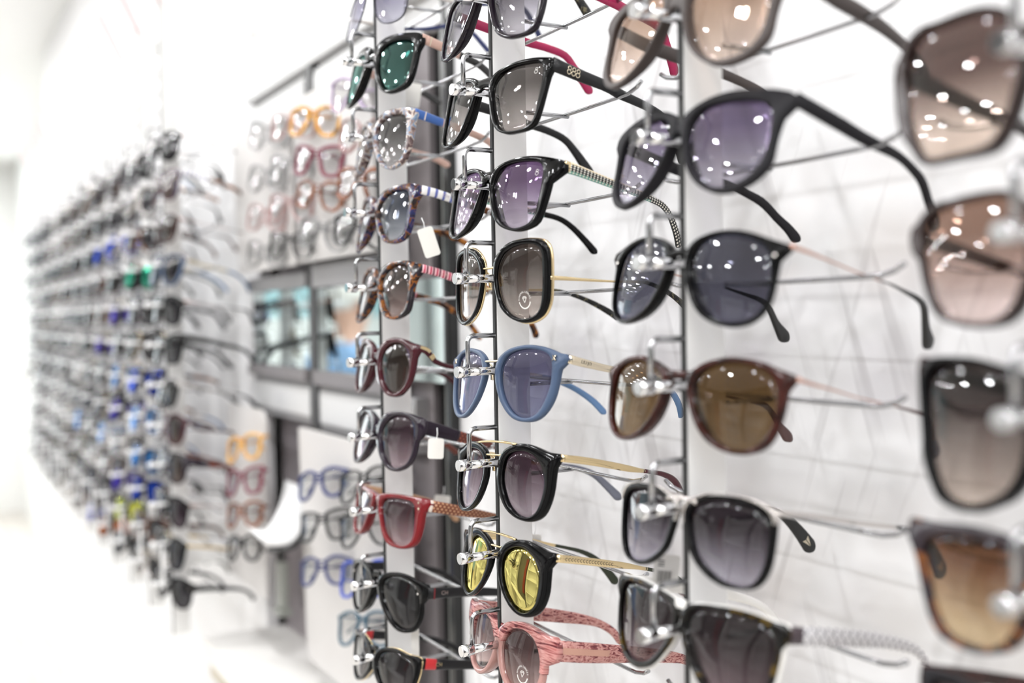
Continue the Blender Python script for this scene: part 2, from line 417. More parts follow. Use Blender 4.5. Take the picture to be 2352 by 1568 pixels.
def bridge(mb, xe, z, h, d=3.6, y0=.3, arch=1.2, n=8):
    vs=[];fs=[]; m=10
    for i in range(m+1):
        x=-xe+2*xe*i/m; zz=z+arch*(1-(x/xe)**2)-arch*.3; hh=h*(.82+.3*(x/xe)**2)
        for (b,c) in ((-.5,.2),(-.2,0),(.2,0),(.5,.2),(.5,.8),(.2,1),(-.2,1),(-.5,.8)):
            vs.append((x/1000,KC*(x/1000)**2+(y0+c*d)/1000,(zz+b*hh)/1000))
    for i in range(m):
        for q in range(8): fs.append((i*8+q,i*8+(q+1)%8,(i+1)*8+(q+1)%8,(i+1)*8+q))
    mb.add(vs,fs)
class Temple:
    def __init__(s, T, hx, thick=3.4, inward=4.):
        s.p=[tuple(q) for q in spline([tuple(t) for t in T],6)]
        s.hx=hx; s.t=thick; s.inw=inward; s.L=[0]
        for a,b in zip(s.p,s.p[1:]): s.L.append(s.L[-1]+math.hypot(b[0]-a[0],b[1]-a[1]))
        s.len=s.L[-1]
    def at(s,d):
        d=min(max(d,0),s.len)
        for i in range(len(s.p)-1):
            if s.L[i+1]>=d or i==len(s.p)-2:
                f=(d-s.L[i])/max(1e-6,s.L[i+1]-s.L[i]); a,b=s.p[i],s.p[i+1]
                tx,tz=b[0]-a[0],b[1]-a[1]; q=math.hypot(tx,tz) or 1
                return tuple(u+(v-u)*f for u,v in zip(a,b))+(tx/q,tz/q)
    def face(s,d,h,side,out=.0):
        """point on the outer face: d along, h = -.5..+.5 across"""
        y,z,w,ty,tz=s.at(d); x=s.hx-s.inw*(d/s.len)**2+min(s.t,w)/2+out
        return (side*x/1000,(y-tz*h*w)/1000,(z+ty*h*w)/1000)
    def seg(s, side, f0, f1, mat, name, parent, grow=0., round_end=False, n=18, th=None):
        d0,d1=f0*s.len,f1*s.len; vs=[];fs=[];uv=[]
        if round_end: n=max(n,34)
        for i in range(n+1):
            d=d0+(d1-d0)*(1-(1-i/n)**2.2 if round_end else i/n); y,z,w,ty,tz=s.at(d); w=w+grow; t=min(th or s.t,w)+grow*.6
            k=1.
            if round_end and d>d1-w*.5: k=max(.15,math.sqrt(max(0,1-((d-(d1-w*.5))/(w*.5))**2)))
            x=s.hx-s.inw*(d/s.len)**2; hw=w/2*k; ht=t/2; b=min(.35*t,.3*w)*k
            for (a,c) in ((-hw,-ht+b),(-hw+b,-ht),(hw-b,-ht),(hw,-ht+b),(hw,ht-b),(hw-b,ht),(-hw+b,ht),(-hw,ht-b)):
                vs.append((side*(x+c)/1000,(y-tz*a)/1000,(z+ty*a)/1000)); uv.append((d/1000,(a/(w/2)+1)/2))
        for i in range(n):
            for q in range(8): fs.append((i*8+q,i*8+(q+1)%8,(i+1)*8+(q+1)%8,(i+1)*8+q))
        fs.append(tuple(range(8))); fs.append(tuple(n*8+q for q in reversed(range(8))))
        return MB().add(vs,fs,True,uv).build(name,mat,parent)
def text_mesh(txt, size):
    cu=bpy.data.curves.new('t','FONT'); cu.body=txt; cu.size=size; cu.align_x='CENTER'; cu.align_y='CENTER'; cu.resolution_u=2
    o=bpy.data.objects.new('t',cu); COL.objects.link(o)
    me=bpy.data.meshes.new_from_object(o.evaluated_get(bpy.context.evaluated_depsgraph_get()))
    v=[tuple(p.co) for p in me.vertices]; f=[tuple(p.vertices) for p in me.polygons]
    bpy.data.objects.remove(o); bpy.data.curves.remove(cu); bpy.data.meshes.remove(me)
    return v,f
def ring_text(sh, txt, cx, cz, r, size, a0, a1):
    """letters of a printed ring laid on the front of a lens (mm)"""
    vs=[];fs=[]
    for i,ch in enumerate(txt):
        if ch==' ': continue
        a=a0+(a1-a0)*i/(len(txt)-1); v,f=text_mesh(ch,size); b=len(vs)
        for x,y,_ in v:
            up=r+y; ang=a-x/r
            X=cx+math.cos(ang)*up; Z=cz+math.sin(ang)*up
            vs.append((X/1000,(sh.lens_y(X,Z)-.12)/1000,Z/1000))
        fs+= [tuple(b+k for k in q) for q in f]
    return vs,fs
def lens_poly(sh, pts, w):
    """thin printed line on a lens"""
    vs=[];fs=[]
    for (x0,z0),(x1,z1) in zip(pts,pts[1:]):
        dx,dz=x1-x0,z1-z0; q=math.hypot(dx,dz); nx,nz=-dz/q*w/2,dx/q*w/2; b=len(vs)
        for X,Z in ((x0+nx,z0+nz),(x1+nx,z1+nz),(x1-nx,z1-nz),(x0-nx,z0-nz)):
            vs.append((X/1000,(sh.lens_y(X,Z)-.12)/1000,Z/1000))
        fs.append((b,b+1,b+2,b+3))
    return vs,fs

def glasses(key, shape=None, row=None, col=None, style=None, label='', loc=None, rot=None, cat='sunglasses', group=None, name='sunglasses'):
    d=SHAPES[shape or key]; st=style; sh=Shape(d,st.get('rim'),st.get('scale',1.))
    c=d['col'] if col is None else col; r=d['row'] if row is None else row
    L=loc or (RAILX[c]+st.get('dx',0),d['y0']/1000,Z0+r*RS-.024)
    root=empty(name,L,rot or d['pose']); tag(root,label,cat,group)
    fm,lm=st['frame'],st['lens']
    ya,yb=st.get('depth',(0,4.2))
    # front
    f=MB()
    for s in (1,-1): sh.rim(f,s,ya,yb,bev=st.get('bev',.7),nose=st.get('nose',0. if (st.get('pads') or st.get('folded') or st.get('rim')) else 4.5))
    xi=max(3.,sh.inner_x()); bz,bh=st.get('bridge',(4.,7.))
    if bh>0: bridge(f,xi+st.get('bx',2.2),bz,bh,arch=st.get('arch',1.2))
    fr=f.build('front_frame',fm,root)
    for s in (1,-1):
        le=sh.lens(s,lm,st.get('bulge',2.2),parent=root)
        if st.get('sticker') and s==1:
            cx,cz=sh.c[0]+st['sticker'][0],sh.c[1]+st['sticker'][1]; b=MB()
            for txt,a0,a1 in (('MINERAL',math.pi*.98,math.pi*.56),('LENSES',math.pi*.46,math.pi*.08)):
                b.add(*ring_text(sh,txt,cx,cz,6.0,2.0,a0,a1),False)
            arc=[(cx+6*math.cos(a),cz+6*math.sin(a)) for a in [math.pi*(1.07+.86*k/16) for k in range(17)]]
            b.add(*lens_poly(sh,arc,.9),False)
            b.add(*lens_poly(sh,[(cx-2,cz+1.6),(cx-1.2,cz+2.6),(cx+1.2,cz+2.6),(cx+2,cz+1.6),(cx,cz-1.8),(cx-2,cz+1.6),(cx+2,cz+1.6)],.4),False)
            b.build('lens_print',paper,le)
        if st.get('mark') and s==1:
            cx,cz=sh.c[0]+st['mark'][0],sh.c[1]+st['mark'][1]; b=MB()
            for q,rr in ((1.1,1.0),(-.9,1.35)):
                b.add(*lens_poly(sh,[(cx+rr*math.cos(a),cz+q+rr*math.sin(a)) for a in [2*math.pi*k/12 for k in range(13)]],.25),False)
            b.build('lens_mark',paper,le)
    # extra layers of the front
    for lay in st.get('layers',()):
        b=MB()
        for s in (1,-1): sh.rim(b,s,lay['y'][0],lay['y'][1],lay.get('grow',0),lay.get('shrink',0),lay.get('bev',.4),lay.get('sel'))
        if lay.get('bridge'): bridge(b,xi+2,lay['bridge'][0],lay['bridge'][1],1.6,arch=lay.get('arch',1.2))
        b.build(lay['name'],lay['mat'],root)
    for bar in st.get('bars',()):
        z,r_,mat=bar[0],bar[1],bar[2]; xe=bar[3] if len(bar)>3 else xi+4
        MB().tube([(x/1000,KC*(x/1000)**2+.001,(z+bar[4]*(1-(x/xe)**2) if len(bar)>4 else z)/1000) for x in [-xe+2*xe*k/12 for k in range(13)]],r_/1000,8).build('metal_bridge',mat,root)
    if st.get('pads'):
        for s in (1,-1):
            b=MB(); x=xi-1.2
            b.tube([(s*x/1000,.006,.001),(s*(x+.3)/1000,.0068,-.004),(s*(x+1.6)/1000,.0072,-.009)],[.0012,.0022,.0014],8)
            b.tube([(s*x/1000,.0058,0),(s*(x+1.5)/1000,.0035,.003)],.0006,6)
            b.build('nose_pad',st['pads'],root)
    for rv in st.get('rivets',()):
        for s in (1,-1):
            x,z=rv[0],rv[1]; y=KC*(x/1000)**2
            MB().tube([(s*x/1000,y+.001,z/1000),(s*x/1000,y-.0003,z/1000)],rv[2]/1000,10).build('rivet',rv[3],root)
    if st.get('cross'):
        x,z=st['cross']
        for s in (1,-1):
            b=MB()
            for a in (1,-1):
                y=KC*(x/1000)**2-.0004
                b.tube([(s*(x-1.9)/1000,y,(z-1.9*a)/1000),(s*(x+1.9)/1000,y+.0002,(z+1.9*a)/1000)],.00055,6)
            b.build('cross_emblem',palegold,root)
    # temples
    T=d.get('t'); hx=d.get('hx')
    if not T or st.get('own_t'):
        ox,oz=sh.outer(); hx=ox-1.5; y0=KC*hx*hx/1000
        w=st.get('tw',7.); T=[(y0,oz,w*1.1),(y0+22,oz-1.5,w),(y0+50,oz-4,w*.85),(y0+78,oz-7,w*.7),(y0+94,oz-13,w*.7),(y0+110,oz-26,w*.8),(y0+120,oz-37,w)]
    if not st.get('folded'):
        for s in (1,-1):
            tm=Temple(T,hx-1.,st.get('thick',3.4),d.get('inw',18) if not st.get('own_t') else 18); par=None
            for sg in st['temple']:
                f0,f1,mt,nm=sg[:4]; kw=sg[4] if len(sg)>4 else {}
                if isinstance(mt,tuple): mt=mt[0] if s==1 else mt[1]
                o=tm.seg(s,f0,f1,mt,nm,par or root,round_end=(f1>=1.),**kw)
                if par is None: par=o
            for em in st.get('emblems',()): em(tm,s,par)
    else:
        for s in (1,-1):
            b=MB(); ox,oz=sh.outer(); y=KC*(ox/1000)**2+.004+(.004 if s>0 else .0)
            b.tube([(s*(ox-1)/1000,y-.003,oz/1000),(s*(ox-2)/1000,y+.002,oz/1000),(s*(ox-14)/1000,y+.003,(oz-1)/1000),(-s*(ox-30)/1000,y+.004,(oz-8)/1000),(-s*(ox-8)/1000,y+.004,(oz-20)/1000)],[.0016,.0016,.0014,.0012,.002],6)
            b.build('temple',st['temple'][0][2],root)
    return root

# emblems on temples --------------------------------------------------
def em_rings(tm,s,par):
    b=MB()
    for q in range(3):
        for hh,rr in ((.16,1.35),(-.14,1.6)):
            d=13.5+q*3.9; pts=[]
            for k in range(13):
                a=2*math.pi*k/12; w=tm.at(d)[2]; pts.append(tm.face(d+rr*math.cos(a),hh+rr*math.sin(a)/w,s,.15))
            b.tube(pts,.00035,6,False)
    b.build('ring_emblem',palegold,par)
def em_text(txt,d,size,mat,hh=0.):
    def f(tm,s,par):
        v,fc=text_mesh(txt,size); w=tm.at(d)[2]
        MB().add([tm.face(d+(x if s>0 else -x),hh+y/w,s,.14) for x,y,_ in v],fc,False).build('lettering',mat,par)
    return f
def em_inner(txt,d,size,mat):
    def f(tm,s,par):
        v,fc=text_mesh(txt,size); w=tm.at(d)[2]; o=-min(tm.t,w)-.14
        MB().add([tm.face(d+(x if s<0 else -x),y/w,s,o) for x,y,_ in v],fc,False).build('lettering',mat,par)
    return f
def em_plate(d0,d1,h0,h1,mat,name='metal_inlay',out=.25):
    def f(tm,s,par):
        vs=[];fs=[];n=6
        for i in range(n+1):
            d=d0+(d1-d0)*i/n
            for h,o in ((h0,0.),(h0,out),(h1,out),(h1,0.)): vs.append(tm.face(d,h,s,o))
        for i in range(n):
            for q in range(3): fs.append((i*4+q,i*4+q+1,(i+1)*4+q+1,(i+1)*4+q))
        fs+= [(0,1,2,3),(n*4,n*4+3,n*4+2,n*4+1)]
        MB().add(vs,fs,False).build(name,mat,par)
    return f
def em_scroll(d0,d1,mat):
    def f(tm,s,par):
        b=MB(); d=d0
        while d<d1:
            pts=[]
            for k in range(9):
                a=-2.2+4.4*k/8; w=tm.at(d)[2]; pts.append(tm.face(d-1.0*math.cos(a),1.05*math.sin(a)/w,s,.08))
            b.tube(pts,.0002,4,False); d+=2.6
        b.build('engraving',mat,par)
    return f
def em_eagle(mat):
    def f(tm,s,par):
        d=tm.len-7.5; b=MB()
        for k in range(5):
            hw=.24-.045*k; dd=d-2.4+k*1.15
            for sg in (1,-1):
                o=.12 if s>0 else -min(tm.t,tm.at(dd)[2])-.12; vs=[tm.face(dd,.03*sg,s,o),tm.face(dd-.9,hw*1.25*sg,s,o),tm.face(dd-.1,hw*1.1*sg,s,o),tm.face(dd+.8,.03*sg,s,o)]
                b.add(vs,[(0,1,2,3)],False)
        b.build('eagle_emblem',mat,par)
    return f
SHAPES={
'c3r1':dict(col=2,row=2,pose=(-0.247, 0.009, -0.037),y0=-3.3,hx=80.4,inw=23.0,
 o=[[1.6,8.7],[8.2,14.5],[20.0,18.4],[33.8,20.2],[47.9,19.8],[59.2,18.6],[69.8,16.9],[78.8,14.0],[80.6,9.3],[79.9,6.0],[75.5,4.3],[73.4,-2.5],[72.4,-10.8],[72.0,-21.5],[69.1,-27.2],[62.8,-32.7],[53.9,-36.4],[45.9,-37.5],[35.6,-36.0],[24.9,-31.0],[16.7,-23.9],[10.1,-15.0],[4.5,-3.3]],
 i=[[9.9,8.7],[18.9,13.6],[31.8,14.7],[46.2,14.0],[57.7,12.1],[63.9,10.1],[67.5,6.4],[68.6,-1.3],[68.3,-10.5],[67.3,-18.8],[64.0,-25.2],[57.5,-30.7],[47.1,-33.9],[36.0,-33.2],[25.4,-28.3],[16.9,-20.4],[10.6,-9.6],[8.2,0.7]],
 t=[[13.4,10.9,7.9],[30.0,9.7,8.0],[47.1,8.8,7.9],[68.2,7.9,7.1],[97.4,9.0,5.5],[114.8,6.7,5.6],[126.9,3.5,6.4],[138.3,-3.9,6.2],[147.5,-9.4,7.2],[155.3,-16.5,9.3]]),
'c3r0':dict(col=2,row=3,pose=(-0.226, 0.071, 0.011),y0=-5.1,hx=80.0,inw=18.0,
 o=[[4.1,10.1],[10.2,15.7],[21.3,19.2],[34.4,20.6],[48.0,19.9],[59.0,18.4],[69.4,16.4],[78.2,13.4],[80.1,8.6],[79.5,5.4],[75.2,3.9],[73.3,-2.9],[72.5,-11.1],[72.3,-21.8],[69.6,-27.3],[63.6,-32.7],[55.0,-36.1],[47.3,-37.0],[37.4,-35.2],[27.0,-29.8],[19.0,-22.6],[12.7,-13.6],[7.2,-1.8]],
 i=[[11.9,9.9],[20.3,14.5],[32.6,15.3],[46.5,14.2],[57.7,12.0],[63.7,9.9],[67.3,6.1],[68.6,-1.6],[68.4,-10.7],[67.6,-18.9],[64.6,-25.3],[58.4,-30.6],[48.4,-33.4],[37.7,-32.4],[27.4,-27.2],[19.2,-19.1],[13.0,-8.2],[10.5,2.1]],
 t=[[13.4,10.2,8.2],[31.1,8.9,8.5],[46.7,8.4,9.0],[68.9,9.5,8.8],[90.7,9.8,7.3],[116.0,8.9,6.3],[135.6,6.3,6.4],[148.0,0.6,8.2]]),
'c3r2':dict(col=2,row=1,pose=(-0.196, 0.021, -0.004),y0=-4.3,hx=75.9,inw=17.0,
 o=[[7.0,5.4],[12.8,10.5],[22.6,13.9],[34.5,15.3],[45.9,14.7],[55.9,12.6],[65.3,9.8],[75.3,7.1],[76.2,4.0],[71.6,1.1],[70.6,-4.2],[70.3,-11.2],[69.7,-19.1],[66.9,-28.0],[61.0,-34.1],[53.3,-37.2],[44.8,-37.9],[35.3,-36.3],[26.0,-32.5],[18.2,-26.1],[12.3,-17.6],[8.0,-8.1],[6.7,-0.3]],
 i=[[10.5,2.4],[15.9,8.9],[25.4,12.4],[36.0,13.4],[46.4,12.3],[55.4,9.4],[62.1,5.8],[65.4,1.0],[67.2,-6.9],[68.2,-15.7],[67.1,-23.6],[63.3,-30.0],[56.9,-34.1],[48.7,-35.4],[39.6,-34.6],[29.4,-31.0],[21.3,-25.1],[15.1,-16.7],[11.3,-8.1]],
 t=[[12.3,6.5,2.7],[22.8,6.4,2.0],[45.1,5.1,1.1],[70.9,3.7,1.0],[96.1,3.7,1.1],[99.4,3.6,1.4],[113.6,2.4,2.1],[128.8,0.7,3.4],[136.1,-3.1,4.6],[142.7,-12.9,5.9],[149.6,-20.8,10.3],[152.6,-23.8,8.9]]),
'c3r3':dict(col=2,row=0,pose=(-0.182, -0.014, 0.024),y0=-6.0,hx=79.1,inw=20.0,
 o=[[9.4,4.4],[16.5,9.4],[26.0,12.9],[36.3,14.8],[47.3,14.6],[57.8,13.2],[67.0,10.2],[78.5,6.5],[78.4,3.5],[75.2,-0.2],[74.5,-5.5],[73.6,-14.2],[71.1,-23.9],[66.4,-31.4],[58.1,-35.8],[49.0,-37.3],[39.1,-36.1],[28.0,-31.8],[19.4,-24.2],[13.4,-15.3],[9.8,-6.0]],
 i=[[13.2,1.7],[19.5,7.1],[28.8,10.2],[37.8,11.9],[47.7,11.6],[56.2,10.0],[63.5,7.3],[67.3,3.6],[69.6,-3.2],[70.0,-11.0],[68.7,-19.9],[64.9,-27.2],[57.8,-33.2],[48.7,-35.1],[39.9,-33.8],[30.0,-29.3],[21.6,-22.2],[15.8,-14.2],[12.8,-5.9]],
 t=[[13.4,5.3,2.5],[24.2,4.3,1.8],[44.4,3.3,1.1],[65.0,2.0,0.9],[99.3,1.7,1.2],[129.1,0.6,2.3],[141.2,-1.3,4.0],[150.0,-11.5,4.9],[157.0,-19.0,8.6],[160.1,-22.8,7.9]]),
'c3r4':dict(col=2,row=-1,pose=(-0.146, -0.045, -0.016),y0=-3.6,hx=67.6,inw=14.0,
 o=[[2.1,-0.5],[8.6,2.4],[19.9,5.8],[32.9,7.3],[45.0,7.2],[55.3,6.2],[62.3,4.2],[67.4,1.5],[67.7,-3.8],[67.4,-13.6],[66.3,-23.6],[64.1,-31.2],[59.8,-37.3],[54.2,-40.3],[46.1,-41.4],[36.4,-41.4],[26.9,-38.8],[17.8,-33.8],[10.6,-27.0],[7.0,-18.7],[3.8,-9.3]],
 i=[[7.9,-3.5],[15.4,0.9],[26.2,3.9],[36.5,4.6],[47.4,3.7],[56.6,2.2],[61.7,-0.5],[63.9,-4.3],[64.4,-11.6],[63.7,-19.9],[62.0,-28.3],[57.7,-35.6],[52.1,-39.1],[42.8,-39.5],[33.8,-38.1],[24.0,-33.7],[15.9,-28.0],[11.1,-19.9],[8.2,-11.4]],
 t=[[10.2,1.6,3.1],[24.3,1.7,2.5],[44.7,0.7,2.4],[73.2,-1.5,2.3],[105.9,-2.9,2.0],[115.1,-3.5,2.4],[126.3,-5.2,3.8],[138.4,-10.1,6.2],[150.4,-19.5,9.2],[162.1,-32.0,12.2]]),
'c3r5':dict(col=2,row=-2,pose=(-0.175, -0.032, -0.016),y0=-6.4,hx=76.6,inw=18.0,
 o=[[1.6,6.8],[7.6,12.5],[17.8,14.8],[33.2,16.5],[47.2,17.3],[59.4,16.6],[69.0,15.4],[75.3,15.1],[76.0,7.3],[71.7,3.1],[71.4,-2.6],[70.3,-9.3],[68.8,-16.2],[63.3,-25.8],[53.4,-32.6],[40.0,-34.8],[28.3,-32.1],[20.3,-27.4],[12.8,-19.9],[6.1,-11.8],[2.5,-2.9]],
 i=[[6.0,5.9],[10.7,10.3],[20.6,13.0],[33.5,14.4],[47.6,14.9],[58.7,14.0],[65.6,12.2],[68.3,8.8],[69.0,2.5],[68.1,-5.9],[66.6,-13.5],[62.0,-22.9],[53.0,-29.5],[40.7,-31.2],[29.0,-28.6],[21.0,-23.8],[13.5,-16.2],[8.2,-7.8],[4.9,-0.5]],
 t=[[12.6,10.9,9.7],[19.4,10.5,9.3],[38.5,10.0,9.3],[64.4,9.0,8.5],[85.9,7.4,7.3],[106.5,4.6,6.2],[120.4,1.7,5.4],[131.5,-3.6,5.4],[141.0,-13.0,5.5],[150.7,-23.2,6.7]]),
'c2r1':dict(col=1,row=3,pose=(-0.198, 0.043, 0.023),y0=-7.6,hx=76.4,inw=14.0,
 o=[[8.4,4.7],[15.2,10.2],[26.2,13.2],[40.1,15.3],[56.4,15.8],[68.7,14.8],[75.4,13.3],[77.1,5.6],[75.1,2.4],[74.0,-5.3],[73.1,-14.1],[71.8,-24.1],[69.5,-32.8],[64.5,-36.5],[54.1,-38.4],[40.8,-38.6],[28.7,-34.4],[20.1,-25.3],[13.6,-12.7],[9.7,-2.7]],
 i=[[14.4,2.6],[21.7,8.6],[34.1,11.5],[47.7,12.3],[60.5,11.9],[66.8,10.5],[68.5,6.4],[69.1,-2.6],[68.8,-13.8],[68.2,-23.8],[66.3,-31.5],[59.7,-35.6],[48.9,-36.9],[38.4,-36.1],[28.6,-30.9],[21.7,-20.8],[15.8,-8.3]],
 t=[[11.7,9.5,9.8],[20.6,9.2,9.3],[38.7,8.8,8.8],[60.6,8.9,7.9],[72.4,7.4,7.7],[84.3,7.1,6.8],[106.8,6.4,6.2],[123.9,3.3,6.4],[135.2,-4.2,7.3],[145.6,-13.4,9.0],[154.3,-22.0,10.4]]),
'c2r0':dict(col=1,row=4,pose=(-0.177, 0.068, 0.015),y0=-7.0,hx=75.6,inw=18.0,
 o=[[6.1,5.6],[12.0,11.5],[27.5,13.5],[45.8,12.4],[62.4,9.6],[74.0,6.8],[76.1,0.5],[75.5,-6.1],[75.3,-13.7],[75.1,-20.3],[73.9,-27.9],[71.3,-35.3],[64.6,-38.5],[52.4,-39.9],[42.0,-39.0],[31.9,-35.0],[24.1,-28.1],[16.4,-16.3],[9.9,-5.7]],
 i=[[13.2,4.2],[19.2,8.2],[32.5,9.1],[46.8,8.3],[60.2,6.1],[66.8,3.4],[69.0,-3.0],[70.1,-12.0],[70.7,-23.1],[70.3,-30.8],[65.4,-35.2],[58.2,-37.2],[46.6,-36.8],[37.1,-34.0],[30.2,-29.0],[22.2,-18.5],[15.6,-6.8]],
 t=[[11.5,3.6,8.6],[27.6,3.6,8.2],[49.0,3.1,7.8],[71.6,2.9,7.4],[87.7,2.1,6.8],[104.4,2.6,6.4],[122.6,0.6,6.5],[133.3,-9.0,7.4],[145.3,-20.7,8.6],[149.7,-26.6,8.2]]),
'c2r2':dict(col=1,row=2,pose=(-0.182, 0.016, -0.002),y0=-5.3,hx=85.8,inw=28.0,
 o=[[4.1,4.4],[12.5,10.6],[26.2,13.9],[42.6,15.2],[57.8,14.5],[71.9,12.4],[85.1,8.9],[86.8,1.2],[78.4,0.8],[75.7,-3.3],[74.5,-12.1],[72.3,-23.1],[69.2,-33.1],[62.5,-37.4],[50.1,-39.9],[37.4,-38.4],[24.7,-33.8],[15.0,-25.0],[8.1,-12.7],[4.7,-2.8]],
 i=[[10.4,2.5],[17.3,8.9],[30.7,11.4],[45.2,11.6],[57.0,10.6],[64.5,8.4],[66.9,3.8],[67.3,-5.2],[66.5,-16.3],[65.0,-27.4],[60.2,-34.0],[49.5,-37.3],[38.8,-36.5],[27.1,-31.6],[18.7,-22.9],[12.3,-11.9],[9.4,-3.3]],
 t=[[14.5,5.6,8.5],[23.8,5.5,7.9],[37.7,4.7,7.1],[52.3,4.0,6.5],[61.5,3.8,6.1],[80.8,3.5,5.4],[99.4,2.9,4.9],[113.6,1.7,4.8],[125.3,-3.7,5.3],[137.9,-14.0,6.1],[146.7,-23.0,7.4]]),
'c2r3':dict(col=1,row=1,pose=(-0.028, -0.016, -0.009),y0=-5.1,hx=72.9,inw=22.0,
 o=[[10.1,10.7],[18.2,17.6],[29.5,22.1],[43.3,23.3],[54.3,23.0],[64.6,21.2],[70.2,16.9],[72.2,9.7],[72.6,-0.5],[72.6,-12.6],[71.6,-22.7],[67.4,-30.7],[60.3,-35.2],[49.7,-37.4],[38.3,-35.8],[27.8,-31.9],[18.3,-25.3],[12.2,-15.4],[9.0,-4.4],[8.4,4.3]],
 i=[[15.2,7.1],[22.1,14.1],[31.3,17.7],[43.3,19.4],[54.3,19.1],[61.7,17.0],[65.3,12.2],[66.4,1.9],[66.4,-10.3],[65.3,-22.5],[61.8,-29.6],[55.9,-33.0],[46.6,-34.2],[36.6,-32.7],[27.8,-28.8],[20.2,-22.1],[15.3,-13.4],[12.6,-2.4]],
 t=[[10.8,-5.9,3.3],[22.9,-6.0,2.9],[41.9,-6.4,2.1],[66.1,-6.6,1.6],[90.8,-6.1,1.7],[99.9,-6.1,2.7],[114.3,-9.1,3.5],[131.3,-15.1,4.2],[147.9,-23.6,5.5],[158.0,-30.2,6.2]]),
'c2r4':dict(col=1,row=0,pose=(-0.16, -0.047, 0.021),y0=-4.4,hx=84.6,inw=33.0,
 o=[[7.2,1.3],[11.1,7.8],[21.7,13.1],[35.3,15.6],[48.0,16.2],[60.0,14.9],[70.0,12.3],[76.8,10.0],[84.2,8.9],[84.9,3.3],[79.1,1.5],[77.3,-3.5],[76.6,-10.6],[74.1,-21.9],[68.6,-31.3],[61.1,-37.3],[51.2,-39.7],[38.5,-38.9],[27.6,-34.1],[16.9,-24.8],[10.0,-14.0],[7.0,-5.3]],
 i=[[13.5,0.1],[18.9,7.7],[29.1,11.4],[40.6,13.1],[51.5,12.8],[60.4,11.5],[67.0,8.7],[70.0,3.6],[70.8,-3.6],[70.4,-12.8],[66.9,-23.2],[61.7,-31.6],[53.7,-36.2],[43.0,-36.6],[32.6,-32.9],[22.4,-24.6],[16.1,-15.1],[13.2,-6.4]],
 t=[[14.2,6.3,6.0],[24.6,5.3,6.0],[36.5,4.5,5.4],[50.4,3.8,5.0],[80.9,3.8,4.5],[101.7,3.0,4.4],[122.1,-2.5,4.9],[138.9,-12.0,5.9],[149.3,-22.6,6.6]]),
'c2r5':dict(col=1,row=-1,pose=(-0.158, -0.074, 0.015),y0=-3.9,hx=77.0,inw=33.0,
 o=[[7.8,-5.2],[9.2,1.0],[15.0,7.3],[27.1,11.6],[40.5,12.7],[53.1,10.6],[64.8,7.6],[76.8,6.5],[76.4,1.4],[72.8,-2.3],[72.0,-9.8],[71.4,-19.0],[68.7,-29.5],[63.4,-38.0],[54.1,-42.4],[43.7,-42.8],[32.1,-40.4],[21.2,-34.7],[13.3,-25.7],[8.2,-15.0]],
 i=[[14.4,-6.2],[17.0,1.3],[25.9,5.9],[37.4,7.2],[46.7,5.6],[55.0,1.3],[60.7,-5.9],[63.3,-15.0],[61.9,-24.4],[58.1,-33.9],[52.0,-38.9],[43.3,-39.9],[33.7,-37.3],[24.9,-31.4],[18.4,-22.9],[14.2,-13.5]],
 t=[[12.0,4.1,5.3],[31.0,3.8,5.4],[54.3,2.5,5.2],[76.4,0.9,4.8],[91.0,0.2,3.2],[103.3,-0.2,3.2],[119.3,-1.3,4.2],[135.1,-6.0,5.7],[147.8,-16.5,7.1],[156.9,-25.5,8.6]]),
'c2r6':dict(col=1,row=-2,pose=(-0.177, -0.053, -0.015),y0=-3.0,hx=72.4,inw=20.0,
 o=[[4.8,-11.2],[4.4,-3.9],[7.8,2.7],[16.1,8.1],[28.5,11.6],[42.2,12.3],[55.2,10.0],[64.0,7.8],[72.0,7.3],[72.0,1.6],[67.3,-1.4],[67.1,-10.7],[67.3,-19.8],[64.8,-29.4],[59.3,-36.7],[49.6,-41.1],[38.5,-41.3],[27.7,-37.5],[17.3,-29.8],[9.4,-20.3]],
 i=[[11.5,-11.4],[11.8,-4.1],[17.4,2.2],[27.5,6.0],[37.6,6.3],[47.6,2.4],[54.0,-3.6],[57.8,-11.1],[58.4,-20.2],[56.5,-29.8],[50.7,-36.7],[43.8,-38.9],[35.9,-37.7],[26.8,-32.9],[18.8,-26.0],[13.7,-18.4]],
 t=[[10.7,4.5,5.7],[33.4,3.6,5.6],[59.1,2.4,5.2],[75.1,1.5,4.5],[88.6,0.4,2.9],[106.2,-1.4,2.9],[121.1,-3.7,3.8],[133.5,-8.6,5.0],[145.8,-18.9,6.9],[154.4,-28.1,8.4]]),
'c2r7':dict(col=1,row=-3,pose=(-0.164, -0.038, -0.057),y0=-1.9,hx=73.1,inw=14.0,
 o=[[-2.6,1.6],[-0.1,8.4],[11.5,15.9],[27.3,19.9],[39.9,20.4],[51.8,18.9],[62.8,17.4],[72.0,17.3],[74.1,3.0],[63.1,-0.4],[62.5,-7.4],[61.5,-16.9],[55.8,-25.3],[43.7,-31.6],[29.3,-32.7],[16.6,-27.8],[6.9,-19.4],[1.2,-9.8]],
 i=[[5.5,-2.7],[7.8,4.0],[15.1,11.2],[26.0,15.2],[36.6,16.1],[47.2,13.2],[53.7,7.7],[57.9,-0.5],[58.3,-8.5],[56.9,-15.8],[51.8,-23.5],[43.2,-28.8],[30.7,-29.0],[18.4,-24.9],[9.8,-15.0]],
 t=[[10.8,9.6,14.6],[32.2,8.5,14.6],[53.8,7.6,13.6],[76.4,6.6,11.9],[100.3,5.1,10.3],[117.1,3.6,8.5],[131.3,1.0,6.8],[144.9,-5.3,6.7],[154.2,-14.7,7.5]]),
'c1r0':dict(col=0,row=5,pose=(-0.15, 0.059, 0.02),y0=-4.0,hx=66.9,inw=18.0,
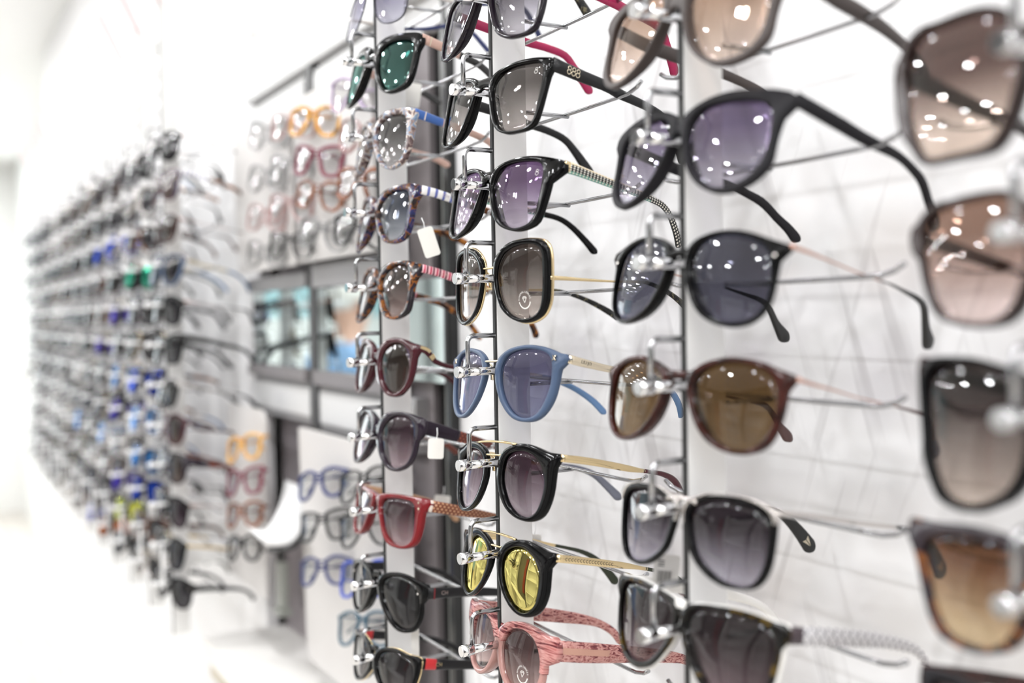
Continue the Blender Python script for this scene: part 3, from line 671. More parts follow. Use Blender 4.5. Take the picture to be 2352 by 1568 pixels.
 o=[[9.7,-14.0],[17.8,-29.6],[30.5,-39.5],[44.2,-43.0],[57.8,-42.2],[66.4,-38.0],[68.9,-30.9],[68.9,-21.5],[65.7,-11.6],[52.9,-2.8],[32.2,2.4],[13.3,-0.7]],
 i=None,
 t=[[8.9,-16.5,3.4],[31.3,-13.7,3.0],[54.8,-11.8,3.0],[87.1,-4.4,3.8],[121.1,8.2,4.3],[138.6,6.8,5.3],[152.9,-3.1,6.3],[164.5,-12.6,6.4]]),
'c1r1':dict(col=0,row=4,pose=(-0.209, 0.06, -0.011),y0=-4.9,hx=82.8,inw=18.0,
 o=[[5.6,4.2],[9.6,13.6],[23.3,18.5],[42.3,19.2],[63.8,18.2],[81.1,15.2],[84.6,6.4],[81.5,0.5],[81.1,-11.6],[79.7,-23.7],[75.1,-31.5],[63.6,-35.5],[50.1,-36.6],[37.3,-33.3],[25.8,-25.7],[14.9,-13.0],[8.3,-3.4]],
 i=[[16.5,2.5],[24.0,9.9],[39.6,12.6],[56.8,12.2],[69.6,9.8],[73.7,5.3],[75.0,-4.4],[75.2,-15.2],[73.4,-26.0],[64.5,-31.5],[51.4,-33.6],[40.6,-31.5],[30.9,-24.2],[21.6,-12.5]],
 t=[[13.2,11.1,8.5],[21.9,10.8,8.3],[37.6,10.1,7.7],[61.1,9.4,6.6],[75.5,9.0,6.5],[91.8,5.1,7.1],[106.1,-1.0,8.3]]),
'c1r2':dict(col=0,row=3,pose=(-0.174, 0.03, -0.095),y0=-6.1,hx=82.6,inw=18.0,
 o=[[3.0,3.0],[9.5,12.1],[25.9,18.3],[47.4,19.4],[68.5,18.1],[80.4,16.0],[85.3,9.2],[82.7,5.4],[83.0,-2.6],[82.5,-13.2],[81.0,-23.8],[77.1,-30.3],[66.8,-35.1],[54.5,-36.8],[38.5,-32.5],[25.1,-23.7],[12.0,-11.0]],
 i=[[14.2,0.1],[21.9,10.4],[37.4,14.0],[54.7,13.7],[66.7,11.5],[72.2,6.3],[74.5,-2.0],[76.2,-14.2],[75.3,-23.5],[67.9,-30.4],[56.3,-34.2],[42.9,-31.9],[28.9,-22.6],[18.8,-10.4]],
 t=[[12.9,12.3,8.1],[22.3,11.5,7.8],[38.6,10.3,7.1],[58.9,9.5,6.4],[75.5,8.5,6.2],[91.4,6.7,6.4],[105.5,1.4,7.5]]),
'c1r3':dict(col=0,row=2,pose=(-0.183, -0.011, -0.084),y0=-4.6,hx=87.3,inw=18.0,
 o=[[2.7,-0.1],[6.9,9.5],[21.3,16.4],[41.5,18.5],[57.7,19.0],[74.5,18.3],[86.7,14.7],[86.3,6.7],[80.8,1.7],[79.1,-9.0],[78.6,-19.7],[75.4,-29.0],[65.1,-34.0],[52.7,-35.2],[37.6,-32.7],[23.2,-24.8],[12.4,-14.0]],
 i=[[12.2,-2.5],[19.2,8.1],[34.0,13.6],[51.1,14.5],[64.3,13.0],[70.0,7.8],[71.4,-3.2],[71.5,-14.0],[69.7,-24.7],[61.7,-30.5],[49.0,-32.0],[36.1,-28.5],[24.6,-19.3],[16.2,-10.1]],
 t=[[14.4,11.8,7.8],[28.5,11.6,7.6],[41.9,10.6,7.4],[59.0,9.1,6.6],[75.1,8.1,6.4],[91.8,7.2,6.2],[109.7,4.4,6.4],[127.4,-1.4,7.5]]),
'c1r4':dict(col=0,row=1,pose=(-0.222, -0.029, -0.065),y0=-4.1,hx=82.9,inw=18.0,
 o=[[3.1,0.6],[4.0,10.7],[15.8,17.8],[34.5,20.2],[56.3,20.1],[71.1,18.0],[82.3,15.1],[83.0,10.3],[77.1,5.0],[74.1,-3.2],[74.4,-15.4],[73.2,-26.3],[65.6,-31.1],[54.3,-34.0],[40.4,-33.1],[27.5,-27.6],[15.3,-15.9]],
 i=[[12.1,-1.4],[14.7,8.5],[28.6,15.6],[44.2,17.2],[57.8,15.6],[63.0,10.7],[66.5,-0.4],[68.0,-12.7],[67.9,-23.6],[61.6,-29.8],[50.9,-31.7],[40.6,-29.9],[29.3,-22.0],[18.8,-11.7]],
 t=[[13.1,12.3,7.2],[26.7,12.2,7.0],[45.0,10.9,6.9],[65.4,9.7,6.1],[81.8,8.6,5.9],[99.0,6.1,5.8],[115.8,0.7,5.6],[127.9,-5.2,5.5],[138.6,-14.5,6.0],[145.8,-23.1,7.0]]),
'c1r5':dict(col=0,row=0,pose=(-0.165, -0.026, -0.04),y0=-7.0,hx=78.2,inw=18.0,
 o=[[3.7,-1.6],[6.0,8.4],[17.7,16.2],[35.1,20.1],[51.3,19.2],[68.5,15.4],[78.3,13.9],[78.7,9.0],[75.5,4.2],[75.0,-1.2],[74.0,-11.9],[70.6,-21.5],[62.3,-30.1],[51.1,-33.8],[37.6,-32.8],[22.3,-26.5],[10.3,-15.7]],
 i=[[14.0,-2.9],[17.1,7.0],[28.1,13.4],[41.8,15.6],[53.8,13.7],[62.2,7.8],[66.8,-0.2],[67.7,-10.9],[65.1,-21.8],[57.2,-28.3],[47.9,-30.9],[36.5,-28.7],[25.4,-20.8],[17.7,-11.3]],
 t=[[11.8,11.6,5.4],[20.6,9.4,6.4],[29.2,2.0,4.7],[40.2,-0.6,4.1],[49.7,-0.8,4.1],[70.8,-0.2,4.1],[89.8,-0.6,4.2],[107.0,-5.6,5.0],[120.3,-14.2,6.4]]),
'c1r6':dict(col=0,row=-1,pose=(-0.225, -0.041, -0.024),y0=-7.8,hx=81.2,inw=18.0,
 o=[[3.1,0.4],[5.2,11.9],[19.0,19.7],[38.5,22.5],[56.3,21.8],[72.4,19.7],[81.1,17.7],[82.7,5.1],[76.9,-0.8],[76.3,-8.9],[75.0,-17.1],[69.6,-24.4],[60.0,-29.6],[48.7,-31.9],[34.7,-29.5],[21.5,-22.4],[10.5,-12.0]],
 i=[[12.5,-0.5],[16.6,9.6],[29.3,16.7],[44.9,19.0],[59.9,17.3],[67.5,10.4],[71.0,-0.1],[71.6,-12.1],[67.9,-21.9],[57.0,-27.5],[45.1,-28.5],[32.7,-24.2],[21.9,-15.4]],
 t=[[12.7,11.3,13.0],[35.5,9.6,12.1],[55.0,8.0,10.0],[75.6,6.9,6.9],[90.2,5.4,5.3],[106.0,1.9,5.2],[120.2,-6.4,6.3]]),
'c1r7':dict(col=0,row=-2,pose=(-0.187, -0.055, -0.023),y0=-9.4,hx=90.7,inw=18.0,
 o=[[-0.1,10.2],[5.1,12.2],[22.1,14.5],[45.3,16.1],[65.2,16.1],[89.8,15.8],[90.6,8.1],[84.0,3.7],[83.9,-6.0],[81.9,-17.3],[78.2,-24.7],[68.2,-29.7],[54.4,-31.8],[38.0,-30.6],[25.9,-25.1],[17.0,-14.6],[8.3,-2.3]],
 i=[[12.2,2.5],[15.7,8.0],[35.3,11.5],[54.1,12.1],[67.5,10.8],[72.1,5.0],[73.6,-7.4],[73.7,-18.5],[69.6,-25.3],[58.6,-28.8],[44.3,-28.3],[31.6,-23.6],[21.6,-14.0]],
 t=[[15.7,10.6,10.4],[27.5,9.9,10.2],[43.7,8.9,9.5],[60.7,7.8,8.2],[84.9,6.2,5.7],[101.5,3.1,5.0],[116.7,-3.6,6.2],[125.1,-12.3,7.2]]),
'c1r8':dict(col=0,row=-3,pose=(-0.1, -0.058, 0.026),y0=-10.2,hx=84.4,inw=18.0,
 o=[[4.0,-1.7],[13.1,7.0],[33.3,12.0],[51.1,12.4],[69.3,9.3],[83.6,6.4],[83.7,-3.9],[77.7,-8.9],[77.4,-18.6],[74.0,-28.9],[66.1,-36.4],[52.8,-39.5],[40.4,-38.2],[26.1,-31.5],[14.6,-21.9],[6.8,-11.5]],
 i=[[11.5,-2.0],[19.6,5.0],[36.3,9.2],[51.4,8.9],[64.2,5.8],[72.1,-1.4],[74.9,-12.1],[72.6,-23.6],[66.9,-32.1],[57.2,-36.6],[42.7,-35.0],[30.1,-27.9],[18.9,-18.3]],
 t=[[13.9,-0.0,10.3],[37.7,-0.3,8.8],[61.7,-1.3,8.6],[89.2,-3.9,7.2],[109.0,-8.2,5.8],[124.2,-17.1,6.3],[134.5,-28.9,7.7]]),
'c1r9':dict(col=0,row=-4,pose=(-0.161, -0.094, -0.019),y0=-14.2,hx=79.2,inw=18.0,
 o=[[1.4,-8.0],[5.7,2.9],[21.9,9.4],[42.3,12.2],[60.5,10.6],[78.5,10.4],[79.4,1.0],[77.8,-7.4],[72.0,-19.4],[59.8,-30.1],[45.0,-33.3],[26.7,-28.8],[13.5,-21.5],[4.3,-14.7]],
 i=[[7.2,-7.7],[11.6,1.8],[24.0,7.3],[41.4,9.6],[57.3,7.9],[70.6,4.9],[73.9,-2.7],[72.9,-11.1],[67.6,-20.3],[58.2,-27.7],[44.6,-30.6],[29.4,-26.8],[18.3,-19.9]],
 t=[[12.2,5.4,9.8],[23.1,4.9,9.4],[45.6,4.0,8.6],[69.3,3.0,7.7],[96.3,0.4,6.5],[115.8,-4.7,5.8],[131.1,-14.5,6.5],[139.0,-24.1,7.5]]),
'c4r0':dict(col=3,row=2,pose=(-0.15, -0.0, 0.004),y0=-6.2,hx=None,inw=18,
 o=[[27.9,23.1],[38.2,24.3],[53.7,24.4],[66.1,24.9],[73.5,19.5],[78.6,9.5],[77.3,-3.1],[72.2,-19.3],[62.4,-31.2],[53.8,-39.0],[38.2,-39.7],[20.7,-38.8],[15.4,-34.7],[12.0,-27.8],[9.3,-17.8],[7.6,-8.3],[9.1,3.8],[14.9,15.4],[21.0,20.4]],
 i=[[28.4,20.6],[37.1,21.8],[51.6,22.1],[63.7,21.7],[70.3,14.9],[71.1,5.9],[69.0,-5.3],[64.5,-19.7],[57.8,-30.1],[51.9,-36.3],[38.5,-37.0],[21.7,-36.1],[17.4,-32.4],[14.5,-26.7],[11.8,-16.7],[10.1,-7.1],[11.7,3.9],[16.9,14.1],[22.3,18.2]],
 t=None),
'c4r1':dict(col=3,row=1,pose=(-0.15, -0.002, -0.01),y0=-2.5,hx=None,inw=18,
 o=[[67.3,11.3],[72.9,4.4],[70.5,-4.3],[66.4,-7.3],[62.3,-17.8],[56.8,-27.7],[50.0,-34.5],[39.3,-38.0],[27.2,-39.0],[18.6,-37.6],[12.3,-33.4],[9.4,-26.2],[7.9,-19.0],[6.7,-5.8],[8.6,6.9],[15.7,15.1],[25.3,17.8],[40.5,17.8],[57.2,16.8],[64.4,13.9]],
 i=[[62.0,11.3],[64.5,6.4],[64.1,-2.7],[62.0,-8.1],[58.7,-17.3],[53.5,-26.4],[47.3,-32.8],[38.7,-35.7],[27.5,-36.9],[20.0,-35.6],[14.7,-31.7],[11.6,-25.4],[10.1,-18.2],[9.2,-5.6],[11.4,5.9],[16.9,12.6],[25.8,15.2],[39.3,15.1],[53.2,14.1],[59.0,12.7]],
 t=None),
'c4r2':dict(col=3,row=0,pose=(-0.15, -0.0, -0.014),y0=-1.4,hx=None,inw=18,
 o=[[70.8,15.4],[64.8,18.3],[51.6,19.4],[37.6,18.6],[26.3,16.4],[16.7,14.2],[10.0,10.8],[6.7,3.3],[6.4,-7.8],[7.4,-19.1],[9.4,-28.6],[14.4,-37.2],[22.4,-42.4],[31.0,-45.8],[41.6,-45.7],[50.5,-43.0],[56.3,-36.6],[62.5,-26.2],[64.6,-16.0],[68.3,0.3]],
 i=[[64.0,12.5],[59.1,15.1],[49.3,16.2],[37.3,15.7],[26.9,13.8],[17.9,11.5],[12.7,8.3],[9.9,2.5],[9.6,-8.1],[10.5,-18.8],[12.4,-27.6],[16.9,-34.9],[23.5,-39.5],[31.4,-42.5],[40.2,-42.6],[47.0,-39.7],[52.1,-34.6],[56.9,-24.9],[59.7,-15.6],[62.8,-0.2]],
 t=None),
'c4r3':dict(col=3,row=-1,pose=(-0.15, 0.0, -0.007),y0=-4.1,hx=None,inw=18,
 o=[[73.6,12.3],[64.5,14.9],[52.1,16.4],[39.0,17.6],[28.4,17.3],[19.2,16.4],[12.5,13.8],[8.5,8.3],[7.6,-4.0],[8.0,-14.6],[10.9,-22.8],[15.6,-28.8],[21.5,-31.9],[30.6,-33.8],[40.6,-33.5],[48.8,-31.7],[55.0,-26.5],[59.3,-19.8],[64.2,-9.8],[68.0,-0.7],[72.7,5.6]],
 i=[[63.6,8.6],[55.2,11.8],[47.1,13.4],[37.7,14.3],[28.0,14.1],[20.0,13.0],[14.7,10.8],[11.4,6.4],[10.7,-4.1],[11.2,-13.5],[13.9,-21.1],[17.7,-26.5],[22.6,-29.4],[30.1,-31.0],[38.4,-30.7],[45.5,-28.6],[51.1,-24.0],[55.2,-18.2],[59.5,-8.8],[62.9,-0.4],[64.9,4.1]],
 t=None),
}
LM=lens_mat
T_=lambda m,thick=None: [(0,1,m,'temple')]
tort_blue=tortoise('navy_amber_tortoise',[(.36,(28,26,40)),(.46,(40,44,92)),(.52,(120,74,30)),(.60,(52,34,28)),(.68,(30,26,30))],130)
tort_dark=tortoise('dark_tortoise',[(.38,(26,22,26)),(.5,(44,36,46)),(.58,(150,88,28)),(.66,(38,28,26))],130)
tort_pale=tortoise('pale_marbled_acetate',[(.34,(60,46,46)),(.44,(104,86,86)),(.5,(198,184,172)),(.57,(100,130,160)),(.63,(150,130,124)),(.7,(70,50,52))],110)
tort_brown=tortoise('red_brown_tortoise',[(.35,(30,14,12)),(.55,(62,28,22)),(.7,(42,20,17))],50)
tort_olive=tortoise('olive_black_tortoise',[(.4,(14,13,12)),(.56,(24,21,17)),(.66,(96,76,22)),(.72,(20,18,15))],80)
tort_amber=tortoise('amber_tortoise',[(.38,(40,24,16)),(.5,(96,52,22)),(.58,(196,122,36)),(.66,(70,38,20))],120)
tort_flower=tortoise('black_floral',[(.45,(22,22,22)),(.58,(40,40,36)),(.64,(120,112,84)),(.7,(30,30,28))],260)
pinkpat=tortoise('pink_streaked_acetate',[(.36,(92,38,44)),(.45,(164,96,94)),(.55,(206,152,146)),(.66,(176,108,104))],60,.15,.6,(1,.35,9),3)
pinkclear=plain('pale_pink_acetate',(200,152,144),.15,0,.5,.25)
brownmatte=plain('matte_brown',(58,48,45),.5)
burg=plain('burgundy_acetate',(62,17,26),.12,0,.6)
aubergine=plain('aubergine_acetate',(34,24,36),.14,0,.5)
redac=plain('red_acetate',(112,18,24),.15,0,.5)
blueac=plain('milky_blue_acetate',(70,86,112),.35,0,.1)
bluetip=plain('pale_blue_acetate',(98,130,170),.25,0,.3)
magenta=plain('magenta_acetate',(168,38,84),.25,0,.3)
navy=plain('navy_acetate',(44,52,92),.3,0,.2)
sheentip=plain('painted_sheen_grey',(110,113,126),.35)  # grey-blue paints the sheen on the far burgundy tip
burgtip=plain('dark_burgundy_acetate',(78,30,38),.2,0,.4)
greentip=plain('dark_green_acetate',(52,58,44),.25,0,.2)
nude=plain('nude_acetate',(204,170,156),.3,0,.2)
cream=plain('cream_acetate',(232,218,206),.3)
bluestrong=plain('cornflower_acetate',(58,98,166),.3)
coral=plain('coral_band',(196,44,48),.35)
tan=plain('tan_wood',(188,148,112),.5)
whiteac=plain('white_acetate',(238,236,232),.25,0,.3)
blackpurple=plain('black_purple_acetate',(24,16,26),.1,0,.5)
darkbrown=plain('dark_brown_acetate',(46,34,32),.15,0,.4)
inkdark=plain('engraved_dark',(70,58,46),.5)
inkgrey=plain('engraved_grey',(128,120,108),.5)
bluestripe=stripes('blue_white_bands',[(0,(244,242,240)),(.66,(104,112,178)),(.95,(104,112,178))],.0075)
redstripe=stripes('red_pink_bands',[(0,(240,190,196)),(.2,(196,40,84)),(.45,(240,190,196)),(.62,(112,58,72)),(.9,(240,190,196))],.0062,.3,.1)
brickweave=weave('rust_woven',(146,70,46),(80,34,26),.0036,4)
tanweave=weave('tan_woven',(190,144,108),(116,58,38),.0042,4)
beadm=beads('beaded_black_teal',[(110,172,156),(22,24,24),(22,24,24),(24,24,24),(226,206,166)],.0030,(240,236,224))
beadtail=beads('beaded_black',[(22,24,24),(22,24,24),(22,24,24)],.0028,(240,236,224))
lacem=lace('white_lace',(230,228,229),(132,130,136),.0066,1.4)
pinksnake=tortoise('pink_scales',[(.34,(100,46,54)),(.43,(164,98,96)),(.5,(212,164,156)),(.6,(186,124,118)),(.68,(110,54,62))],170,.2,.4,(1,1,2.6),3)
def toprim(k): return 3<=k<=29
STY={
'c3r0':dict(emblems=[em_inner('CE',62,4.,paper)],frame=brownmatte,lens=LM('lens_peach',(206,172,148),(240,220,206)),temple=T_(brownmatte),bridge=(5,10),bev=.6),
'c3r1':dict(frame=blackmatte,lens=LM('lens_violet_grey',(128,114,146),(206,202,216)),temple=T_(blackmatte),bridge=(4,9),bev=.6),
'c3r2':dict(frame=blackgloss,lens=LM('lens_slate',(96,97,112),(104,104,120)),temple=[(0,.5,rosegold,'temple'),(.48,1,plain('soft_black',(30,30,30),.4),'temple_tip')],bridge=(3,5),rivets=[(69,1.3,.9,silver)]),
'c3r3':dict(frame=tort_brown,lens=LM('lens_olive_brown',(126,98,62),(138,114,84)),temple=[(0,.58,rosegold,'temple'),(.56,1,plain('mauve_brown_tip',(84,58,56),.3),'temple_tip')],bridge=(3,6)),
'c3r4':dict(frame=blackgloss,lens=LM('lens_smoke_gradient',(66,58,64),(206,202,216),z0=.1,z1=.7),temple=[(0,.62,silver,'temple'),(.6,1,plain('tip_black',(26,27,27),.45),'temple_tip')],thick=2.6,bridge=(2,0),bars=[(1,1.5,silver,14,1.5)],
   layers=[dict(name='brow_bar',mat=silver,y=(-.6,2.4),grow=1.2,shrink=-3.6,sel=lambda k: 4<=k<=29)],emblems=[em_eagle(palegold)],pads=palegold),
'c3r5':dict(frame=tort_olive,lens=LM('lens_dark_smoke',(66,58,60),(138,120,126),z0=.1,z1=.7),temple=[(0,.06,plain('plum_brown',(66,54,60),.3),'temple'),(.05,1,(lacem,whiteac),'temple_cover',dict(grow=.1))],bridge=(7,10),depth=(0,2.8),layers=[dict(name='white_backing',mat=whiteac,y=(2.7,4.6),grow=1.0,bridge=(9.5,9))]),
'c2r0':dict(frame=blackpurple,lens=LM('lens_grey_violet',(118,112,124),(222,220,228)),temple=[(0,.08,blackpurple,'temple'),(.07,1,magenta,'temple_cover',dict(grow=.1))],bridge=(5,8),emblems=[em_text('D',24,4.,plain('pink_print',(226,150,180),.5))]),
'c2r1':dict(frame=blackgloss,lens=LM('lens_warm_grey',(104,98,95),(212,204,200)),temple=T_(plain('black_satin',(26,26,28),.35,spec=.3)),bridge=(4,8),emblems=[em_rings,em_inner('CE',26,3.2,paper)],mark=(19.6,18.5)),
'c2r2':dict(frame=blackgloss,lens=LM('lens_violet',(128,100,140),(232,222,238)),temple=[(0,.03,gold,'temple'),(.025,.6,beadm,'beaded_cover'),(.58,1,(beadtail,blackgloss),'temple_tip')],bridge=(4,8),mark=(22,15.5)),
'c2r3':dict(frame=blackgloss,lens=LM('lens_taupe',(96,86,80),(204,192,184)),temple=[(0,.55,gold,'temple'),(.53,1,tort_flower,'temple_tip')],thick=2.2,bridge=(3,0),depth=(-.6,2.4),layers=[dict(name='gold_rim',mat=gold,y=(2.2,4.0),grow=.8,shrink=-2.)],bars=[(5,1.,gold)],pads=gold,sticker=(8,-13.5)),
'c2r4':dict(frame=blueac,lens=LM('lens_steel_blue',(120,118,150),(134,136,166)),temple=[(0,.56,palegold,'temple'),(.54,1,bluetip,'temple_tip')],bridge=(5,0),bars=[(4.5,1.,palegold)],pads=palegold,cross=(72.7,6.7),thick=2.6,emblems=[em_text('LIU·JO',15,3.4,inkgrey,.05)]),
'c2r5':dict(frame=blackgloss,lens=LM('lens_plum_gradient',(92,70,82),(200,186,196)),temple=[(0,.54,gold,'temple'),(.53,1,(burgtip,sheentip),'temple_tip')],bridge=(3,0),bars=[(11.8,1.,gold,30,1.5),(3,.9,gold)],pads=gold,thick=2.6),
'c2r6':dict(frame=blackgloss,lens=LM('lens_gold_mirror',(70,64,30),(80,74,36),.72,(240,226,140)),temple=[(0,.56,gold,'temple'),(.55,1,greentip,'temple_tip')],bridge=(3,0),bars=[(11.2,1.,gold,27,1.5),(3,.9,gold)],pads=gold,thick=2.6,emblems=[em_scroll(8,52,inkdark)]),
'c2r7':dict(frame=pinkclear,lens=LM('lens_brown_rose',(116,94,94),(214,188,184)),temple=T_(pinksnake),bridge=(9,8),sticker=(7.5,-9),layers=[dict(name='patterned_brow',mat=pinkpat,y=(-.5,4.4),grow=.5,shrink=.2,sel=lambda k: 0<=k<=28 or k>=63,bridge=(10,8))],emblems=[em_plate(2,44,-.12,.2,plain('pink_strip',(206,158,140),.25,.3),'inlay_strip')]),
'c1r0':dict(frame=plain('thin_dark_metal',(60,60,66),.3,.8),lens=LM('lens_lilac',(152,148,180),(222,222,236)),temple=[(0,.3,silver,'temple'),(.28,1,navy,'temple_tip')],rim=.9,bridge=(2,1.6),depth=(1.2,2.6),bulge=1.2,thick=2.4),
'c1r1':dict(frame=blackgloss,lens=LM('lens_green_mirror',(40,74,72),(70,110,106),.08,(170,215,205)),temple=[(0,.06,nude,'temple'),(.05,.42,nude,'temple_cover',dict(grow=.1)),(.4,1,plain('soft_black',(30,30,30),.4),'temple_tip')],bridge=(4,8),emblems=[em_plate(8,9,-.5,.5,palegold)]),
'c1r2':dict(frame=tort_pale,lens=LM('lens_grey_gradient',(88,86,86),(212,210,210)),temple=[(0,.3,bluestrong,'temple'),(.28,1,nude,'temple_tip')],bridge=(4,7),emblems=[em_plate(9.5,10.4,-.5,.5,cream)]),
'c1r3':dict(frame=tort_blue,lens=LM('lens_blue_gradient',(66,76,96),(216,222,230)),temple=[(0,.42,bluestripe,'temple'),(.4,1,tort_amber,'temple_tip')],bridge=(4,7),emblems=[em_text('CH',23,4.4,plain('grey_metal_print',(190,176,186),.3,.6))]),
'c1r4':dict(frame=tort_dark,lens=LM('lens_brown_gradient',(86,74,70),(198,176,170)),temple=[(0,.42,redstripe,'temple'),(.4,1,tort_amber,'temple_tip')],bridge=(4,7),emblems=[em_text('CH',22,4.4,plain('pink_metal_print',(214,176,166),.3,.5))]),
'c1r5':dict(frame=burg,lens=LM('lens_brown_plain',(74,64,57),(98,86,80)),temple=T_(burg),bridge=(3,7),emblems=[em_plate(1,11,-.05,.4,gold),em_plate(13.5,18,-.4,.5,gold,'metal_clip')]),
'c1r6':dict(frame=aubergine,lens=LM('lens_plum_soft',(92,72,82),(208,188,196)),temple=[(0,.34,aubergine,'temple'),(.33,1,brickweave,'woven_cover')],bridge=(4,8)),
'c1r7':dict(frame=redac,lens=LM('lens_rose_smoke',(106,84,90),(214,188,192)),temple=[(0,.02,cream,'temple'),(.015,1,(tanweave,tan),'woven_cover')],bridge=(8,9),rivets=[(76.2,11.8,1.1,palegold),(77.2,6.5,1.1,palegold)]),
'c1r8':dict(frame=blackgloss,lens=LM('lens_charcoal',(58,58,60),(72,70,72)),temple=T_(plain('black_satin',(26,26,28),.35,spec=.3)),bridge=(5,7),rivets=[(72,-2,1.2,silver)],emblems=[em_plate(5,6.4,-.5,.5,plain('dark_red_line',(110,30,36),.4),'red_line'),em_text('CH',16,5.,silver)]),
'c1r9':dict(frame=blackgloss,lens=LM('lens_charcoal_warm',(64,60,62),(110,104,106)),temple=[(0,.06,blackgloss,'temple'),(.05,.13,coral,'coral_band',dict(grow=.15)),(.12,1,plain('black_satin',(26,26,28),.35,spec=.3),'temple_end',dict(grow=.1))],bridge=(5,5),layers=[dict(name='gold_rim',mat=gold,y=(3.6,5.),grow=.4,shrink=-1.2)],emblems=[em_text('CH',20,4.6,gold)]),
'c4r0':dict(frame=darkbrown,lens=LM('lens_cocoa_gradient',(108,86,80),(236,216,200),z0=.15,z1=.6),temple=T_(plain('dark_brown_satin',(40,34,34),.35)),bridge=(6,8),tw=9,own_t=1),
'c4r1':dict(frame=darkbrown,lens=LM('lens_rose_brown',(170,134,116),(240,220,214)),temple=T_(tort_brown),bridge=(5,7),own_t=1),
'c4r2':dict(frame=blackgloss,lens=LM('lens_grey_brown',(76,66,64),(206,190,178),z0=.05,z1=.75),temple=T_(tort_brown),bridge=(6,8),tw=8,own_t=1),
'c4r3':dict(frame=tort_dark,lens=LM('lens_amber_gradient',(136,96,70),(234,208,168)),temple=T_(tort_dark),bridge=(6,8),tw=9,own_t=1,layers=[dict(name='dark_brow',mat=plain('plum_black',(48,40,46),.2),y=(-.3,4.4),grow=.3,shrink=1.2,sel=lambda k: 4<=k<=28)]),
}
LAB={
'c3r0':'matte brown sunglasses with peach lenses, cut off by the top edge',
'c3r1':'large matte black sunglasses with violet gradient lenses and solid thick temples',
'c3r2':'glossy black round sunglasses with slate lenses and thin rose gold temples',
'c3r3':'red-brown tortoiseshell sunglasses with brown lenses and thin rose gold temples',
'c3r4':'black sunglasses with a silver brow bar and broad black temple tips',
'c3r5':'dark tortoiseshell sunglasses with white backing and white lace-patterned temples',
'c2r0':'black sunglasses with magenta temples, at the top edge of the picture',
'c2r1':'glossy black sunglasses with grey lenses and three gold ring emblems on the temple',
'c2r2':'black sunglasses with violet lenses and beaded black, cream and teal temples',
'c2r3':'square black sunglasses edged in gold with a round print on the lens',
'c2r4':'milky blue sunglasses with a small gold cross and pale gold temples',
'c2r5':'round black sunglasses with gold double bridge and plum gradient lenses',
'c2r6':'round black sunglasses with yellow mirrored lenses and engraved gold temples',
'c2r7':'pale pink sunglasses with streaked pink brow and scaly pink temples',
'c1r0':'thin-rimmed sunglasses with lilac lenses, at the top of the furthest sharp rail',
'c1r1':'black sunglasses with green mirrored lenses and nude temples',
'c1r2':'pale marbled sunglasses with grey lenses and blue temples',
'c1r3':'navy and amber tortoiseshell sunglasses with blue and white striped temples',
'c1r4':'dark tortoiseshell sunglasses with red and pink striped temples',
'c1r5':'round burgundy sunglasses with gold fittings and curved temples',
'c1r6':'aubergine sunglasses with wide temples ending in rust-coloured weave',
'c1r7':'red sunglasses with tan woven temples and a light tag',
'c1r8':'glossy black sunglasses with charcoal lenses below the red pair',
'c1r9':'black and gold sunglasses with a coral band on the temple, bottom edge',
'c4r0':'large dark brown six-sided sunglasses, blurred, top right corner',
'c4r1':'blurred brown sunglasses with rosy lenses, second down at the right edge',
'c4r2':'blurred black sunglasses with grey-brown lenses, third down at the right edge',
'c4r3':'blurred tortoiseshell sunglasses with amber lenses, lowest whole pair at the right edge',
}
GL={}
for k in STY:
    GL[k]=glasses(k,style=STY[k],label=LAB[k])
# pairs of which only an edge shows
ex=dict(STY['c2r1']); ex['temple']=[(0,.6,blackgloss,'temple'),(.58,1,tort_flower,'temple_tip')]; ex['emblems']=()
glasses('c2top',shape='c2r1',row=5,style=ex,label='sunglasses above the picture whose dark speckled temple tip hangs into view')
ex2=dict(STY['c1r8']); ex2['frame']=tort_flower; ex2['emblems']=(); ex2['rivets']=()
glasses('c2low',shape='c1r8',row=-4,col=1,style=ex2,label='dark speckled sunglasses cut off below the pink pair')
glasses('c4top',shape='c4r1',row=3,style=dict(STY['c4r1'],frame=aubergine),label='dark purple sunglasses cut off above the six-sided pair')
glasses('c4low',shape='c4r2',row=-2,style=dict(STY['c4r2'],frame=blackmatte),label='dark sunglasses cut off in the bottom right corner')
